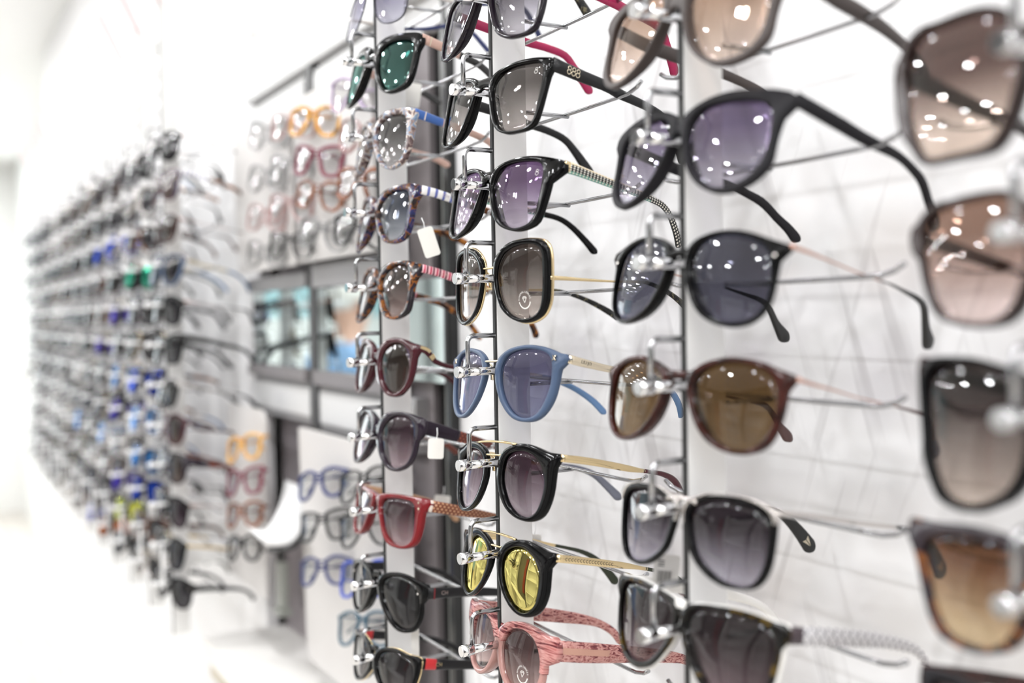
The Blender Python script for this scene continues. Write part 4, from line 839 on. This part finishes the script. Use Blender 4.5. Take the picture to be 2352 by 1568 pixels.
# ---------------------------------------------------------------- price tags hanging on temples
def price_tag(px,py,X,w,h,label,tilt=0.,roll=0.,yaw=1.2,code=False,back=.0):
    d=FW+RT*((px-1176)/FOCAL)-UP*((py-784)/FOCAL); P=EYE+d*((X-EYE.x)/d.x)
    t=empty('price_tag',P,(tilt,roll,yaw)); tag(t,label,'tag')
    b=MB(); r=.0022; out=[]
    for cx,cz,a0 in ((w/2-r,h/2-r,0),(-w/2+r,h/2-r,90),(-w/2+r,-h/2+r,180),(w/2-r,-h/2+r,270)):
        for k in range(4):
            a=math.radians(a0+k*30); out.append((cx+r*math.cos(a),cz+r*math.sin(a)))
    n=len(out); vs=[(x,-.0003,z) for x,z in out]+[(x,.0003,z) for x,z in out]
    b.add(vs,[tuple(range(n)),tuple(n+k for k in reversed(range(n)))]+[(k,(k+1)%n,n+(k+1)%n,n+k) for k in range(n)],False).build('card',paper,t)
    MB().tube([(0,0,h/2-.002),(.001,.0015,h/2+.004),(.0005,.003,h/2+.009)],.0004,6).build('loop',white,t)
    if code:
        b=MB(); x=-w*.32
        for k in range(11):
            ww=random.choice((.0002,.0003,.0005)); b.box((x,-.0005,-h*.30),(x+ww,-.0003,h*.02)); x+=ww+.0005
        for q in range(3): b.box((-w*.34,-.0005,h*.30-q*.0016),(-w*.1,-.0003,h*.30-q*.0016+.0006))
        b.build('barcode',plain('print_black',(40,40,42),.6),t)
    return t
price_tag(943,218,-.93,.020,.024,'small white tag below the green mirrored sunglasses',0,.15,1.0)
price_tag(985,556,-.81,.014,.026,'white tag hanging from the blue and white striped temple',.1,-.3,1.1)
price_tag(1001,1030,-.81,.014,.018,'cream tag hanging below the aubergine sunglasses',0,.05,1.1)
price_tag(1016,1147,-.97,.017,.009,'white tag caught on the tan temple of the red sunglasses',0,.1,1.0)
price_tag(954,1478,-.85,.007,.030,'narrow white tag beside the black pair with the coral band',0,0,1.0)
price_tag(1226,1237,-.75,.013,.008,'small white tag on the far temple of the yellow mirrored pair',0,.05,.9)
price_tag(1530,1312,-.50,.016,.022,'white tag with a barcode on the lace-temple sunglasses',.1,.1,1.0,True)

# ---------------------------------------------------------------- the recessed cabinet between the panels
NB=.20
struct('wall_niche',MB().box((-1.845,NB,0),(-1.06,NB+.02,H+.40)),plain('taupe_back',(168,160,163),.5),'taupe back of the recessed cabinet')
def thing_box(name,a,b,mat,label,cat,group=None,bev=.001):
    o=MB().box(a,b,bev).build(name,mat); return tag(o,label,cat,group)
def zpx(px,py,Y): return pix(px,py,Y).z
YN=.15
# pillar on the right of the cabinet: taupe board, black channel, and a grey strip painted as the reflection in it
pl=empty('cabinet_pillar',(-1.13,.17,0)); tag(pl,'tall taupe and black cabinet pillar beside the printed white panel','pillar')
def rel(o,a,b): return tuple(u-v for u,v in zip(a,o.location)),tuple(u-v for u,v in zip(b,o.location))
MB().box(*rel(pl,(-1.196,.168,0),(-1.134,.20,ZC))).build('taupe_board',taupe,pl)
MB().box(*rel(pl,(-1.134,.176,0),(-1.068,.20,ZC))).build('black_channel',blk,pl)
MB().box(*rel(pl,(-1.104,.168,0),(-1.080,.176,ZC))).build('reflection_strip',midgrey,pl)
MB().box(*rel(pl,(-1.080,.158,0),(-1.069,.18,ZC))).build('black_edge',blk,pl)
# upper fascia, cornice, header labels
XL,XM,XR=-1.84,-1.505,-1.20
struct('wall_bulkhead',MB().box((XL,.165,H+.398),(-1.068,NB,ZC)),plain('bulkhead_white',(216,217,214),.25),'white bulkhead above the recessed cabinet')
cor=thing_box('cornice',(XL,.145,H+.385),(-1.068,NB,H+.398),plain('pale_grey',(196,196,196),.4),'grey cornice strip along the top of the cabinet','cornice')
thing_box('fascia_board',(XL,.16,H+.345),(-1.068,NB,H+.39),plain('fascia_white',(226,226,226),.4),'white fascia board under the grey cornice','board')
po=thing_box('cabinet_post',(XM-.022,YN-.004,H-.36),(XM+.010,NB,H+.392),dark,'dark grey upright post dividing the cabinet','post')
def holder(name,x0,x1,z0,z1,label,cat,group,printed=False,fm=None):
    t=empty(name,((x0+x1)/2,YN,z0)); tag(t,label,cat,group); w=(x1-x0)/2; h=z1-z0
    MB().box((-w,0,0),(w,NB-YN,h),.001).build('grey_frame',fm or grey,t)
    MB().box((-w+.006,-.003,.012),(w-.006,.001,h-.010)).build('white_label',plain('label_white',(214,214,214),.45),t)
    if printed:
        b=MB()
        for q in range(4): b.box((-.02,-.0035,.022+q*.006),(.02+.004*(q%2),-.003,.025+q*.006))
        b.build('printed_lines',plain('pale_print',(205,205,206),.6),t)
    return t
holder('header_label',XL,XM-.024,H+.316,H+.375,'white header label above the left upper plate','label holder','header labels of the cabinet',False,plain('pale_grey',(196,196,196),.4))
holder('header_label',XM+.012,-1.2,H+.316,H+.375,'white header label above the right upper plate','label holder','header labels of the cabinet',False,plain('pale_grey',(196,196,196),.4))
thing_box('shelf_rail',(XL,YN-.01,H+.049),(XM-.024,NB,H+.072),grey,'grey shelf rail under the left upper plate','shelf','shelf rails')
thing_box('shelf_rail',(XM+.012,YN-.01,H+.046),(-1.2,NB,H+.082),grey,'grey shelf rail under the right upper plate','shelf','shelf rails')
mirm=plain('mirror_silver',(226,240,240),.02,1.)
def mirror(x0,x1,z0,z1,y,label):
    t=empty('mirror',((x0+x1)/2,y,z0)); tag(t,label,'mirror',None); w=(x1-x0)/2
    MB().box((-w,0,0),(w,.004,z1-z0)).build('glass',mirm,t)
    MB().box((-w,.004,0),(w,.02,z1-z0)).build('backing',dark,t)
    return t
mirror(XL,XM-.024,H-.078,H+.048,YN,'left mirror strip between the grey shelf rails')
mirror(XM+.012,-1.072,H-.078,H+.045,YN-.002,'wide right mirror strip reflecting a person')
thing_box('mirror_ledge',(XL,YN-.012,H-.098),(XM-.024,NB,H-.079),plain('ledge_grey',(128,124,125),.4),'dark grey ledge under the left mirror','shelf','mirror ledges')
thing_box('mirror_ledge',(XM+.012,YN-.012,H-.100),(-1.2,NB,H-.079),plain('ledge_grey',(128,124,125),.4),'dark grey ledge under the right mirror','shelf','mirror ledges')
holder('drawer_label',XL,XM-.024,H-.165,H-.099,'white label strip below the left mirror','label holder','label strips below the mirrors',True)
holder('drawer_label',XM+.012,-1.15,H-.17,H-.101,'white label strip below the right mirror','label holder','label strips below the mirrors',True)
# display plates
def plate(name,x0,x1,z0,z1,y,lean,label,r=(.004,.004,.02,.02),group='white display plates',mat=white):
    """board with rounded corners (order: lower left, lower right, upper right, upper left), leaning back by `lean`"""
    t=empty(name,((x0+x1)/2,y,z0),(-lean,0,0)); tag(t,label,'plate',group); w=(x1-x0)/2; h=z1-z0; out=[]
    for (cx,cz,sx,sz,a0,rr) in ((-w,0,1,1,180,r[0]),(w,0,-1,1,270,r[1]),(w,h,-1,-1,0,r[2]),(-w,h,1,-1,90,r[3])):
        for k in range(6):
            a=math.radians(a0+k*18); out.append((cx+sx*rr+rr*math.cos(a),cz+sz*rr+rr*math.sin(a)))
    n=len(out); vs=[(x,-.003,z) for x,z in out]+[(x,.003,z) for x,z in out]
    MB().add(vs,[tuple(range(n)),tuple(n+k for k in reversed(range(n)))]+[(k,(k+1)%n,n+(k+1)%n,n+k) for k in range(n)],False).build('board',mat,t)
    MB().box((-w+.03,.003,.02),(-w+.05,.012,h-.03)).build('mounting_strip',grey,t)
    MB().box((w-.05,.003,.02),(w-.03,.012,h-.03)).build('mounting_strip',grey,t)
    return t
pwm=plain('plate_white',(210,207,205),.4)
plate('display_plate',XL,XM-.016,H+.082,H+.318,.128,-.03,'white upper plate of faint rimless eyeglasses, left of the post',mat=pwm)
plate('display_plate',XM+.004,-1.20,H+.084,H+.325,.128,-.03,'white upper plate of coloured eyeglasses, right of the post',mat=pwm)
plate('display_plate',-1.84,-1.62,H-.45,H-.148,.098,.02,'white lower plate with orange and maroon eyeglasses',(.004,.004,.03,.004),mat=pwm)
plate('display_plate',-1.51,-1.16,H-.52,H-.165,.13,-.02,'white lower plate with navy and black eyeglasses',(.03,.02,.06,.004),mat=pwm)
# swept white shelf
cs=empty('curved_shelf',(-1.66,.12,H-.39)); tag(cs,'white crescent-shaped shelf curling out between the lower plates','shelf')
vs=[];fs=[];n=14
c0=pix(655,1100,.13);c1=pix(640,1165,.10);c2=pix(608,1215,.075);c3=pix(566,1208,.06)
d0=pix(700,1120,.14);d1=pix(694,1200,.12);d2=pix(665,1245,.09);d3=pix(612,1252,.07)
A=spline([tuple(v) for v in (c0,c1,c2,c3)],5); B=spline([tuple(v) for v in (d0,d1,d2,d3)],5); n=len(A)
for q in range(n):
    for p,o in ((A[q],0),(B[q],0),(B[q],1),(A[q],1)):
        vs.append((p[0]-cs.location.x-(.004*o),p[1]-cs.location.y+.004*o,p[2]-cs.location.z-.004*o))
for q in range(n-1):
    for k in range(4): fs.append((q*4+k,q*4+(k+1)%4,(q+1)*4+(k+1)%4,(q+1)*4+k))
fs+= [(0,1,2,3),((n-1)*4,(n-1)*4+3,(n-1)*4+2,(n-1)*4+1)]
MB().add(vs,fs,True).build('swept_sheet',white,cs)
e0=[tuple(Vector(v)-cs.location) for v in B]
MB().tube([(x,y+.004,z-.008) for x,y,z in e0],.004,6).build('dark_lip',blk,cs)
# legs and plinth
for (px,y0,y1,lb) in ((626,1290,1405,'left grey metal stand under the crescent shelf'),(703,1365,1475,'right grey metal stand near the lower plate')):
    a=pix(px,y0,.15); b=pix(px,y1,.15); t=empty('metal_stand',(a.x,.16,b.z)); tag(t,lb,'stand','metal stands')
    MB().box((-.016,0,0),(.016,.014,a.z-b.z),.002).build('post',plain('grey_green_metal',(182,186,178),.4),t)
    MB().box((-.02,-.004,-.004),(.02,.018,.006),.001).build('foot_plate',plain('grey_green_metal',(182,186,178),.4),t)
pt=empty('cabinet_plinth',(-1.5,.08,0)); tag(pt,'low white plinth with a beige edge at the foot of the cabinet','plinth')
MB().box((-.345,.04,0),(.43,.12,H-.60)).build('body',white,pt); MB().box((-.345,-.03,H-.60),(.43,.12,H-.565)).build('top_board',plain('pale_board',(244,242,238),.5),pt)
MB().box((-.345,-.02,H-.635),(.43,.04,H-.60)).build('beige_edge',plain('beige_edge',(206,198,180),.5),pt)

# eyeglasses on the plates ------------------------------------------------
clear=lens_mat('clear_lens',(248,248,248),(250,250,250))
OPT={}
def optical(shape,frame,scale,rim,loc,rot,label,group,temple=None):
    return glasses('o',shape=shape,style=dict(frame=frame,lens=clear,temple=T_(temple or frame),rim=rim,scale=scale,bridge=(4,2.4),depth=(0,4.),bulge=1.,folded=1,bev=.5),label=label,loc=loc,rot=rot,cat='eyeglasses',group=group,name='eyeglasses')
col=lambda n,rgb,r=.25: plain(n,rgb,r,0,.3)
oam=tortoise('amber_frame',[(.4,(206,140,40)),(.6,(236,176,60)),(.7,(110,70,30))],60); omar=col('maroon_frame',(120,34,60)); obr=tortoise('brown_frame',[(.4,(92,48,26)),(.6,(150,84,40))],70)
obk=col('black_frame',(34,34,36)); olil=col('lilac_frame',(176,156,190)); onav=col('navy_frame',(44,54,110)); ogrey=plain('thin_grey_metal_frame',(150,150,150),.3,.7); opk=plain('thin_rose_metal_frame',(186,150,146),.3,.7); oteal=col('teal_frame',(60,96,116)); obl=col('bright_blue_frame',(56,84,190)); oor=tortoise('orange_frame',[(.4,(216,150,50)),(.6,(236,184,96))],60)
UPR=[('c3r2',oam,.84,4.4,738,262,'amber'),('c2r1',omar,.84,4.6,745,352,'maroon'),('c3r3',obr,.82,3.6,748,432,'brown'),('c2r4',ogrey,.8,2.,760,520,'thin grey metal'),
     ('c2r4',olil,.82,3.,822,196,'lilac'),('c2r3',opk,.72,1.2,838,300,'thin rose metal'),('c3r2',obr,.86,4.4,835,405,'chestnut brown'),('c3r3',obk,.84,3.6,832,512,'black')]
for sh_,fm,scl,rim,px,py,nm in UPR:
    P=pix(px-(22 if px<790 else 8),py,.098); optical(sh_,fm,scl*.97,rim,P,(-.12,.14,.25+random.uniform(-.05,.05)),'%s eyeglasses on the upper plate right of the dark post'%nm,'eyeglasses on the right upper plate')
UPL=[(612,300,ogrey,'grey'),(668,275,opk,'rosy'),(608,400,ogrey,'grey'),(664,372,ogrey,'grey'),(606,490,opk,'rosy'),(662,462,opk,'rosy'),(605,575,ogrey,'grey'),(662,548,obk,'black')]
rown=['top','top','second','second','third','third','bottom','bottom']
for q,(px,py,fm,nm) in enumerate(UPL):
    P=pix(px,py,.098); optical('c2r1' if q%2 else 'c2r3',fm,.72,1.8,P,(-.12,.08,.3),'thin %s eyeglasses, %s row of the left upper plate, %s side'%(nm,rown[q],'far' if q%2==0 else 'near'),'eyeglasses on the left upper plate')
LOR=[('c3r2',onav,.84,4.4,745,1095,'navy eyeglasses at the top of the lower right plate'),('c2r1',obk,.84,4.,752,1190,'black eyeglasses in the middle of the lower right plate'),('c3r3',onav,.82,4.,752,1295,'navy eyeglasses below the black pair on the lower right plate'),
     ('c3r2',obk,.84,2.8,838,1095,'thin black eyeglasses beside the red sunglasses'),('c2r4',obk,.84,2.8,842,1195,'thin black eyeglasses beside the peg of the red sunglasses'),('c2r3',obl,.8,3.4,838,1318,'bright blue eyeglasses beside the black sunglasses'),('c3r2',oteal,.86,3.4,835,1425,'teal eyeglasses at the bottom of the lower right plate')]
for sh_,fm,scl,rim,px,py,lb in LOR:
    P=pix(px-(16 if px<790 else 6),py,.094); optical(sh_,fm,scl*.97,rim,P,(-.25,-.2,.25),lb,'eyeglasses on the lower right plate')
LOL=[('c3r2',oor,1015,'orange eyeglasses on the lower left plate'),('c2r1',omar,1092,'maroon eyeglasses on the lower left plate'),('c3r3',obr,1168,'brown eyeglasses on the lower left plate'),('c3r2',obk,1245,'dark eyeglasses at the bottom of the lower left plate')]
for sh_,fm,py,lb in LOL:
    P=pix(552,py,.066); optical(sh_,fm,.82,4.4,P,(-.2,-.18,.2),lb,'eyeglasses on the lower left plate')

# ---------------------------------------------------------------- the distant rails
FARX=[-1.86-.207*i for i in range(12)]
ordn=['first','second','third','fourth','fifth','sixth','seventh','eighth','ninth','tenth','eleventh','twelfth']
fl={'grey':LM('far_lens_grey',(56,56,62),(96,94,102)),'black':LM('far_lens_black',(34,34,38),(60,60,66)),'brown':LM('far_lens_brown',(70,54,48),(120,100,90)),
    'blue':LM('far_lens_blue_mirror',(24,40,110),(34,60,150),.3,(70,110,240)),'sky':LM('far_lens_sky_mirror',(40,84,130),(60,110,160),.28,(90,160,230)),
    'violet':LM('far_lens_violet_mirror',(60,44,130),(80,64,160),.25,(120,100,230)),'green':LM('far_lens_green_mirror',(20,90,80),(40,130,110),.4,(90,230,190)),
    'plum':LM('far_lens_plum',(50,36,50),(104,86,100)),'orange':LM('far_lens_orange_mirror',(170,70,20),(200,90,30),.4,(255,150,60)),'yellow':LM('far_lens_yellow_mirror',(150,150,30),(190,190,50),.4,(250,250,110))}
ff={'black':blackgloss,'silver':silver,'tortoiseshell':tort_dark,'plum':aubergine,'grey':plain('grey_acetate',(110,110,116),.3),'brown':darkbrown}
ff={'black':blackgloss,'glossy black':blackgloss,'tortoiseshell':tort_dark,'plum':aubergine,'silver':silver,'brown':darkbrown}
PROT=['c3r2','c2r1','c2r4','c1r8','c2r3','c3r4','c2r6','c1r3']
LENSN=['grey','grey','black','black','brown','plum','grey','black','black','grey','brown','plum']
random.seed(11)
special={(3,2):'blue',(2,4):'violet',(1,3):'green',(2,6):'sky',(1,7):'sky',(2,7):'violet',(1,8):'sky',(1,9):'blue',(2,9):'violet',(3,5):'violet',(2,10):'yellow',(3,11):'orange',(4,11):'blue',(2,2):'blue',(5,8):'sky',(1,6):'blue',(3,8):'sky'}
for i,x in enumerate(FARX):
    rail(x,H-.555,H+.56,range(-6,6),'%s rail of the distant blurred display, counted from the cabinet'%ordn[i],'rails of the distant display',True)
    for r in range(12):
        k=5-r
        pr=GL[PROT[(i*5+r*3)%len(PROT)]] if i else GL[['c3r2','c1r3','c3r3','c2r4','c3r2','c2r1','c3r4','c1r5','c1r6','c3r2','c2r5','c1r8'][r]]
        o=copy_tree(pr); o.location=(x,-.006,Z0+k*RS-.024); o.rotation_euler=(-.15+random.uniform(-.05,.05),random.uniform(-.05,.05),(.26 if i else .1)+random.uniform(-.08,.08))
        ln=special.get((i,r)) or random.choice(LENSN); fn=random.choice(list(ff))
        if i==0 and r==1: fn,ln='brown','brown'
        seen=False
        for ch in o.children:
            if ch.name.startswith('lens'):
                ch.material_slots[0].link='OBJECT'; ch.material_slots[0].material=fl[ln]
                for g in list(ch.children): bpy.data.objects.remove(g)
            if ch.name.startswith(('front_frame','temple')) and i:
                ch.material_slots[0].link='OBJECT'; ch.material_slots[0].material=ff[fn]
        for ch in list(o.children):
            for g in list(ch.children):
                if g.name.startswith(('lettering','ring_emblem','engraving','eagle','lens_print','red_line','metal_inlay','metal_clip','inlay')): bpy.data.objects.remove(g)
        o['label']=('blurred %s sunglasses with %s lenses, %s row of the %s distant rail'%(fn,ln,ordn[r],ordn[i])) if i else 'blurred sunglasses with %s lenses, %s row of the first distant rail'%(ln,ordn[r])
        o['category']='sunglasses'; o['group']='sunglasses on the distant rails'

# ---------------------------------------------------------------- the rest of the shop (seen in lenses and mirrors)
deskw=plain('desk_white',(232,232,230),.3); redm=plain('red_wall_board',(120,26,30),.5)
def desk(x,y,label):
    t=empty('service_desk',(x,y,0)); tag(t,label,'desk','white service desks')
    MB().box((-.8,-.35,.72),(.8,.35,.76),.004).build('desk_top',deskw,t)
    for sx in (-1,1): MB().box((sx*.78-.02,-.33,0),(sx*.78+.02,.33,.72)).build('side_panel',deskw,t)
    MB().box((-.76,-.30,.25),(.76,-.28,.72)).build('modesty_panel',deskw,t)
    MB().box((.3,-.2,.35),(.74,.3,.7)).build('drawer_box',deskw,t)
desk(-3.4,-2.5,'white service desk reflected in the yellow lenses'); desk(-5.8,-2.5,'white service desk further down the shop')
def unit(x,w,label,mat):
    t=empty('wall_shelf_unit',(x,-3.42,0)); tag(t,label,'shelf','lit shelf units on the opposite wall')
    MB().box((-w/2,-.16,0),(w/2,-.14,2.3)).build('back_panel',mat,t)
    for sx in (-1,1): MB().box((sx*w/2-.015,-.16,0),(sx*w/2+.015,.12,2.3)).build('side_panel',deskw,t)
    for q in range(6): MB().box((-w/2,-.14,.35+q*.36),(w/2,.1,.37+q*.36)).build('shelf_board',deskw,t)
for q,x in enumerate((-7.6,-6.2,-4.8,-2.2,-.8)): unit(x,1.1,'white shelf unit on the opposite wall, %s from the far end'%ordn[q],deskw)
MB_=MB().box((-3.3,-3.58,.9),(-3.05,-3.55,2.2)); tag(MB_.build('red_wall_board',redm),'red board on the opposite wall','board')

tag(MB().box((XA+.004,-3.4,1.52),(XA+.03,-1.85,2.5),.004).build('aqua_board',plain('aqua_board',(170,208,214),.5)),'pale aqua board on the end wall','board')
def person(x,y,rz):
    root=empty('person',(x,y,0),(0,0,rz)); tag(root,'person with white hair in a light blue shirt, seen in the cabinet mirror','person')
    V=[];E=[];R=[]
    def add(p,r,par=None):
        V.append(p);R.append(r)
        if par is not None: E.append((par,len(V)-1))
        return len(V)-1
    pel=add((0,0,.92),(.15,.105)); ab=add((0,.0,1.06),(.14,.10),pel); ch=add((0,0,1.24),(.165,.11),ab); nk0=add((0,.0,1.37),(.075,.065),ch); nk=add((0,-.005,1.43),(.052,.052),nk0)
    h0=add((0,-.02,1.49),(.066,.075),nk); h1=add((0,-.02,1.56),(.075,.095),h0); h2=add((0,-.015,1.63),(.066,.082),h1); add((0,-.01,1.665),(.03,.04),h2)
    for s in (1,-1):
        sh=add((s*.155,0,1.335),(.062,.062),ch); el=add((s*.235,.02,1.06),(.043,.043),sh); wr=add((s*.23,-.10,.84),(.028,.028),el); pm=add((s*.225,-.125,.775),(.034,.02),wr)
        for q in range(4):
            a=add((s*.225,-.15+q*.022,.735),(.009,.009),pm); bb=add((s*(.222-.004),-.152+q*.021,.705-.004*(q in(1,2))),(.0085,.0085),a); add((s*(.212),-.152+q*.02,.682-.006*(q in(1,2))),(.007,.007),bb)
        t1=add((s*.205,-.16,.785),(.011,.011),pm); add((s*.196,-.175,.755),(.009,.009),t1)
        hp=add((s*.09,0,.84),(.09,.095),pel); kn=add((s*.1,-.01,.48),(.06,.062),hp); an=add((s*.1,.02,.09),(.042,.045),kn); ft=add((s*.105,-.05,.045),(.045,.04),an); add((s*.11,-.15,.03),(.042,.028),ft)
    me=bpy.data.meshes.new('body'); me.from_pydata(V,E,[]); ob=bpy.data.objects.new('body',me); COL.objects.link(ob)
    md=ob.modifiers.new('skin','SKIN'); 
    for i,sv in enumerate(me.skin_vertices[0].data): sv.radius=R[i]; sv.use_root=(i==0)
    md.use_smooth_shade=True; sb=ob.modifiers.new('sub','SUBSURF'); sb.levels=2; sb.render_levels=2
    nm=bpy.data.meshes.new_from_object(ob.evaluated_get(bpy.context.evaluated_depsgraph_get())); bpy.data.objects.remove(ob)
    nm.name='body'; nm.materials.clear()
    for m in (plain('skin',(222,178,156),.5),plain('light_blue_shirt',(150,186,226),.7),plain('grey_trousers',(92,96,106),.8),plain('brown_shoes',(66,50,42),.5)): nm.materials.append(m)
    for p in nm.polygons:
        c=p.center; p.use_smooth=True
        p.material_index=0 if (c.z>1.41 or (abs(c.x)>.17 and c.z<.85)) else 1 if c.z>.88 else 3 if c.z<.075 else 2
    bo=bpy.data.objects.new('body',nm); COL.objects.link(bo); bo.parent=root
    def blob(name,c,r,mat,cut=None,n=14):
        vs=[];fs=[]
        for i in range(n+1):
            th=math.pi*i/n
            for k in range(n): 
                ph=2*math.pi*k/n; vs.append((c[0]+r[0]*math.sin(th)*math.cos(ph),c[1]+r[1]*math.sin(th)*math.sin(ph),c[2]+r[2]*math.cos(th)))
        for i in range(n):
            for k in range(n):
                f=(i*n+k,i*n+(k+1)%n,(i+1)*n+(k+1)%n,(i+1)*n+k); ce=sum((Vector(vs[j]) for j in f),Vector())/4
                if cut is None or cut(ce): fs.append(f)
        return MB().add(vs,fs).build(name,mat,root)
    blob('hair',(0,0,1.605),(.088,.108,.092),plain('white_hair',(236,232,226),.6),lambda c: c.z>1.60+ (c.y+.02)*-.6 or c.y>.02)
    for s in (1,-1):
        blob('ear',(s*.076,.0,1.545),(.012,.022,.032),plain('skin',(222,178,156),.5))
        blob('eye',(s*.03,-.103,1.565),(.011,.008,.008),plain('eye_dark',(50,44,40),.2))
    blob('nose',(0,-.118,1.54),(.013,.02,.026),plain('skin',(222,178,156),.5)); blob('mouth',(0,-.098,1.497),(.024,.008,.006),plain('lip',(190,120,112),.5))
    return root
person(-3.66,-.74,-.5)
